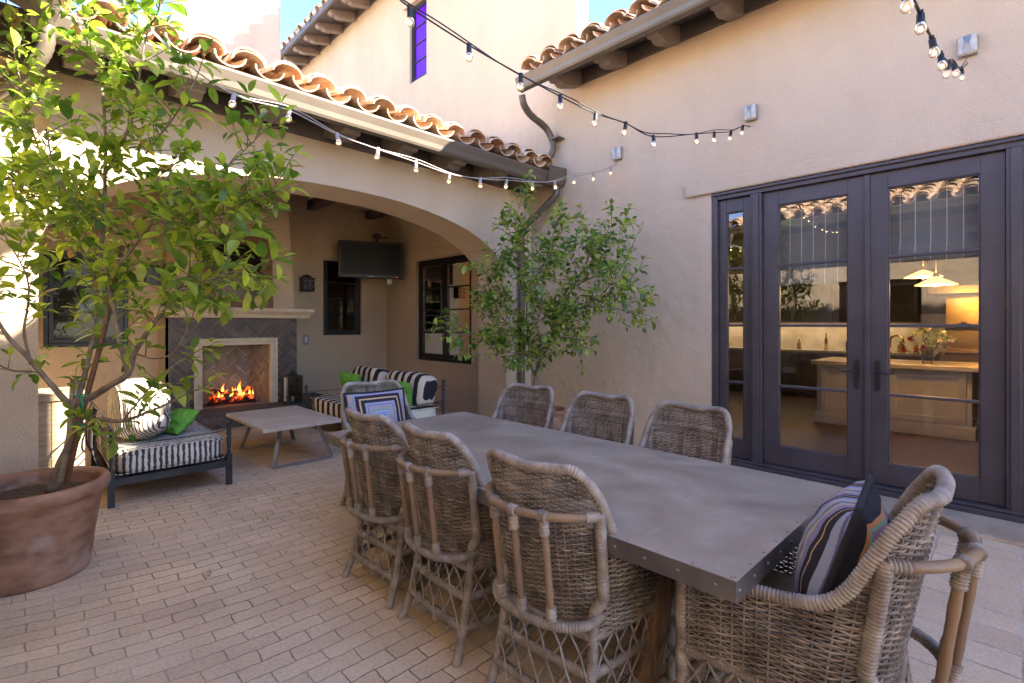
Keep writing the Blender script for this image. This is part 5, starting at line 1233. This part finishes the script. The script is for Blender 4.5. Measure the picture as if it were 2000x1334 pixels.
mb=MB(); mb.prism([(11.59,-.95,1.9),(10.95,-.95,1.9),(10.95,-.95,2.08),(11.15,-.95,3.08),(11.59,-.95,3.08)],(0,2.1,0)); at(mb.build('hood_body',M['brass'],bevel=.02),hd)
mb=MB(); mb.box(10.93,10.95,-.97,1.17,2.05,2.10); mb.box(10.93,10.95,-.97,1.17,1.88,1.93)
for y in (-.9,.1,1.08): mb.box(10.98,11.0,y,y+.05,2.1,3.0,)
at(mb.build('dark_band',M['blackframe']),hd)
rg=empty('kitchen_range',(11.2,.1,.055),label='brass and black kitchen range under the hood',cat='stove')
mb=MB(); mb.box(10.92,11.58,-.9,1.0,.056,.93); at(mb.build('range_body',M['brass'],bevel=.01),rg); mb=MB(); mb.box(10.90,11.58,-.9,1.0,.932,.95); mb.box(10.9,10.918,-.8,.9,.3,.75); at(mb.build('hob',M['blackframe']),rg)
mb=MB(); mb.box(11.535,11.56,-.85,.95,.96,1.9); at(mb.build('brass_splashback',M['brass']),rg)
sf=empty('kitchen_shelf',(11.4,.1,1.3),label='dark shelf behind the range holding bottles',cat='shelf'); mb=MB(); mb.box(11.34,11.53,-.8,.95,1.33,1.36); at(mb.build('shelf_board',M['mirrorwood']),sf)
M['bottle']=mat('dark_bottle',(.02,.015,.012),None,9,.15,spec=.8); M['amber']=mat('amber_bottle',(.20,.07,.01),None,9,.12,spec=.8); M['clearb']=mat('pale_bottle',(.35,.30,.22),None,9,.12,spec=.8)
def bottle(x,y,z,h,r_,m,l,g):
    mb=MB(); mb.lathe([(0,0),(r_,0),(r_,h*.62),(r_*.4,h*.75),(r_*.35,h*.96),(r_*.45,h),(0.001,h)],(0,0,0),12); o=mb.build('bottle',m); o.location=(x,y,z); tag(o,l,'bottle',g)
g='bottles on the shelf behind the range'
for i,(y,h,r_,m,l) in enumerate([(.72,.10,.08,'bottle','low dark jar at the left end of the range shelf'),(.45,.26,.035,'amber','amber bottle left of the middle of the range shelf'),(.34,.22,.035,'clearb','pale bottle between the amber and the tall dark bottle'),(.22,.30,.04,'bottle','tallest dark bottle near the middle of the range shelf'),(-.12,.2,.035,'bottle','short dark bottle right of the tall one on the range shelf'),(-.28,.12,.07,'clearb','squat pale jar on the right of the range shelf'),(-.46,.22,.05,'amber','wide amber bottle at the right end of the range shelf')]): bottle(11.43,y,1.361,h,r_,M[m],l,g)
for i,(y,h,r_,m,l) in enumerate([(3.2,.2,.04,'clearb','pale canister at the left end of the far counter'),(2.72,.34,.03,'brass','brass stand on the far counter'),(2.35,.26,.045,'bottle','dark bottle on the far counter'),(2.05,.34,.03,'clearb','tall pale bottle on the far counter'),(1.55,.2,.05,'clearb','short pale jar at the right of the far counter')]): bottle(11.3,y,.911,h,r_,M[m],l,'bottles on the far counter')
fw_=empty('flower_vase',(8.25,.86,.9155),label='glass vase of white and magenta flowers on the kitchen island',cat='flowers')
mb=MB(); mb.lathe([(.0,0),(.05,0),(.06,.1),(.05,.2),(.065,.22)],(0,0,0),14); mb.build('vase',M['dimglass'],fw_)
rnd=random.Random(8); pet={'w':MB(),'m':MB()}; lv=MB(); stm=MB()
for k in range(22):
    a=rnd.uniform(0,6.28); r_=rnd.uniform(.03,.26); z=rnd.uniform(.22,.48)-(r_*.3); c=Vector((math.cos(a)*r_*.7,math.sin(a)*r_,z)); stm.tube([(0,0,.1),c*.6,c],.003,4)
    if k<11:
        mb=pet['w' if k%3 else 'm']
        for q_ in range(16):
            b=Vector((rnd.gauss(0,1),rnd.gauss(0,1),rnd.gauss(0,1))).normalized(); leaf(mb,c,b,Vector((0,0,1)),.05,.04,.3,.3)
    for q_ in range(9): leaf(lv,c+Vector((rnd.uniform(-.05,.05),rnd.uniform(-.05,.05),rnd.uniform(-.05,.05))),Vector((rnd.gauss(0,1),rnd.gauss(0,1),rnd.gauss(0,.6))),Vector((0,0,1)),.06,.025)
pet['w'].build('white_flowers',mat('white_petals',(.75,.70,.55),None,9,.7),fw_); pet['m'].build('magenta_flowers',mat('magenta_petals',(.45,.02,.14),None,9,.7),fw_); lv.build('leaves',M['leaf2'],fw_); stm.build('stems',M['twig'],fw_)
fc=empty('kitchen_faucet',(8.3,1.25,.9155),label='brass faucet on the kitchen island left of the flowers',cat='faucet'); mb=MB(); mb.tube([(0,0,0),(0,0,.28)]+[(0,-.07+.07*math.cos(a),.28+.07*math.sin(a)) for a in [math.pi*k/8 for k in range(9)]]+[(0,-.14,.22)],.012,8); mb.tube([(-.06,.0,.0),(-.06,0,.12)],.02,8); mb.build('spout',M['brass'],fc)
g='brass rimmed glass pendants over the island'
def pend(x,y,z,l):
    r=empty('pendant_lamp',(x,y,z),label=l,cat='pendant lamp',group='pendant lamps in the kitchen')
    mb=MB(); mb.lathe([(.025,.085),(.06,.07),(.195,.0),(.19,-.004)],(0,0,0),28); mb.build('lamp_shade',M['pshade'],r)
    mb=MB(); mb.tube([(0,0,.1),(0,0,3.09-z)],.006,6); mb.lathe([(.02,.14),(.035,.10),(.035,.09)],(0,0,0),12); mb.build('stem',M['brass'],r)
    mb=MB(); mb.lathe([(.0005,.05),(.03,.04),(.04,.015),(.03,-.01),(.0005,-.02)],(0,0,0),12); mb.build('bulb',emis('pendant_bulb',(1,.62,.25),14),r)
    l_=bpy.data.lights.new('pendant_light','POINT'); l_.energy=2.0; l_.color=(1,.60,.26); l_.shadow_soft_size=.06; q=bpy.data.objects.new('pendant_light',l_); COL.objects.link(q); q.location=(x,y,z-.06)
m,t,b=nt('pendant_shade'); b.inputs['Base Color'].default_value=(.8,.5,.2,1); b.inputs['Roughness'].default_value=.3; b.inputs['Emission Color'].default_value=(1,.5,.14,1); b.inputs['Emission Strength'].default_value=.35; M['pshade']=m
for (px,py,d,l) in ((1828,556,5.7,'lower right lit pendant lamp over the kitchen island'),(1803,541,6.3,'upper left lit pendant lamp over the kitchen island')):
    p=P(px,py,d); pend(p.x,p.y,p.z,l)
ul=bpy.data.lights.new('under_cabinet_light','AREA'); ul.energy=1.6; ul.color=(1,.66,.34); ul.shape='RECTANGLE'; ul.size=.08; ul.size_y=3.6; q=bpy.data.objects.new('under_cabinet_light',ul); COL.objects.link(q); q.location=(11.35,3.2,1.45)
# roman shades inside the doors
def shade(y0,y1,zl,label):
    m=M['shade']; r=MB(); n=26; vs=[]; fs=[]
    zs_=[2.66,2.4,2.2,2.12,zl+.19,zl+.15,zl+.13,zl+.10,zl+.02,zl]; xo=[0,0,.004,.002,-.004,.010,-.018,-.022,-.016,-.012]
    for j,(z,xx) in enumerate(zip(zs_,xo)):
        for i in range(n+1):
            y=y0+(y1-y0)*i/n; w_=.006*math.sin(i*.9+j)*(j>4)
            vs.append((0+xx+w_, y-(y0+y1)/2, z-2.66+ (.010*math.sin(i*.5) if j>=8 else 0)))
    for j in range(len(zs_)-1):
        for i in range(n): fs.append((j*(n+1)+i,j*(n+1)+i+1,(j+1)*(n+1)+i+1,(j+1)*(n+1)+i))
    r.add(vs,fs,True); o=r.build('roman_shade',m); o.location=(XW+.17,(y0+y1)/2,2.66); so=o.modifiers.new('s','SOLIDIFY'); so.thickness=.004
    tag(o,label,'roman shade','striped grey roman shades in the french doors')
M['shade']=stripes('pinstripe_linen',1,.098,.06,(.45,.45,.43),(.17,.155,.135))
shade(.975,1.74,1.79,'pinstriped grey linen roman shade behind the left french door')
shade(.14,.90,1.93,'pinstriped grey linen roman shade behind the right french door')
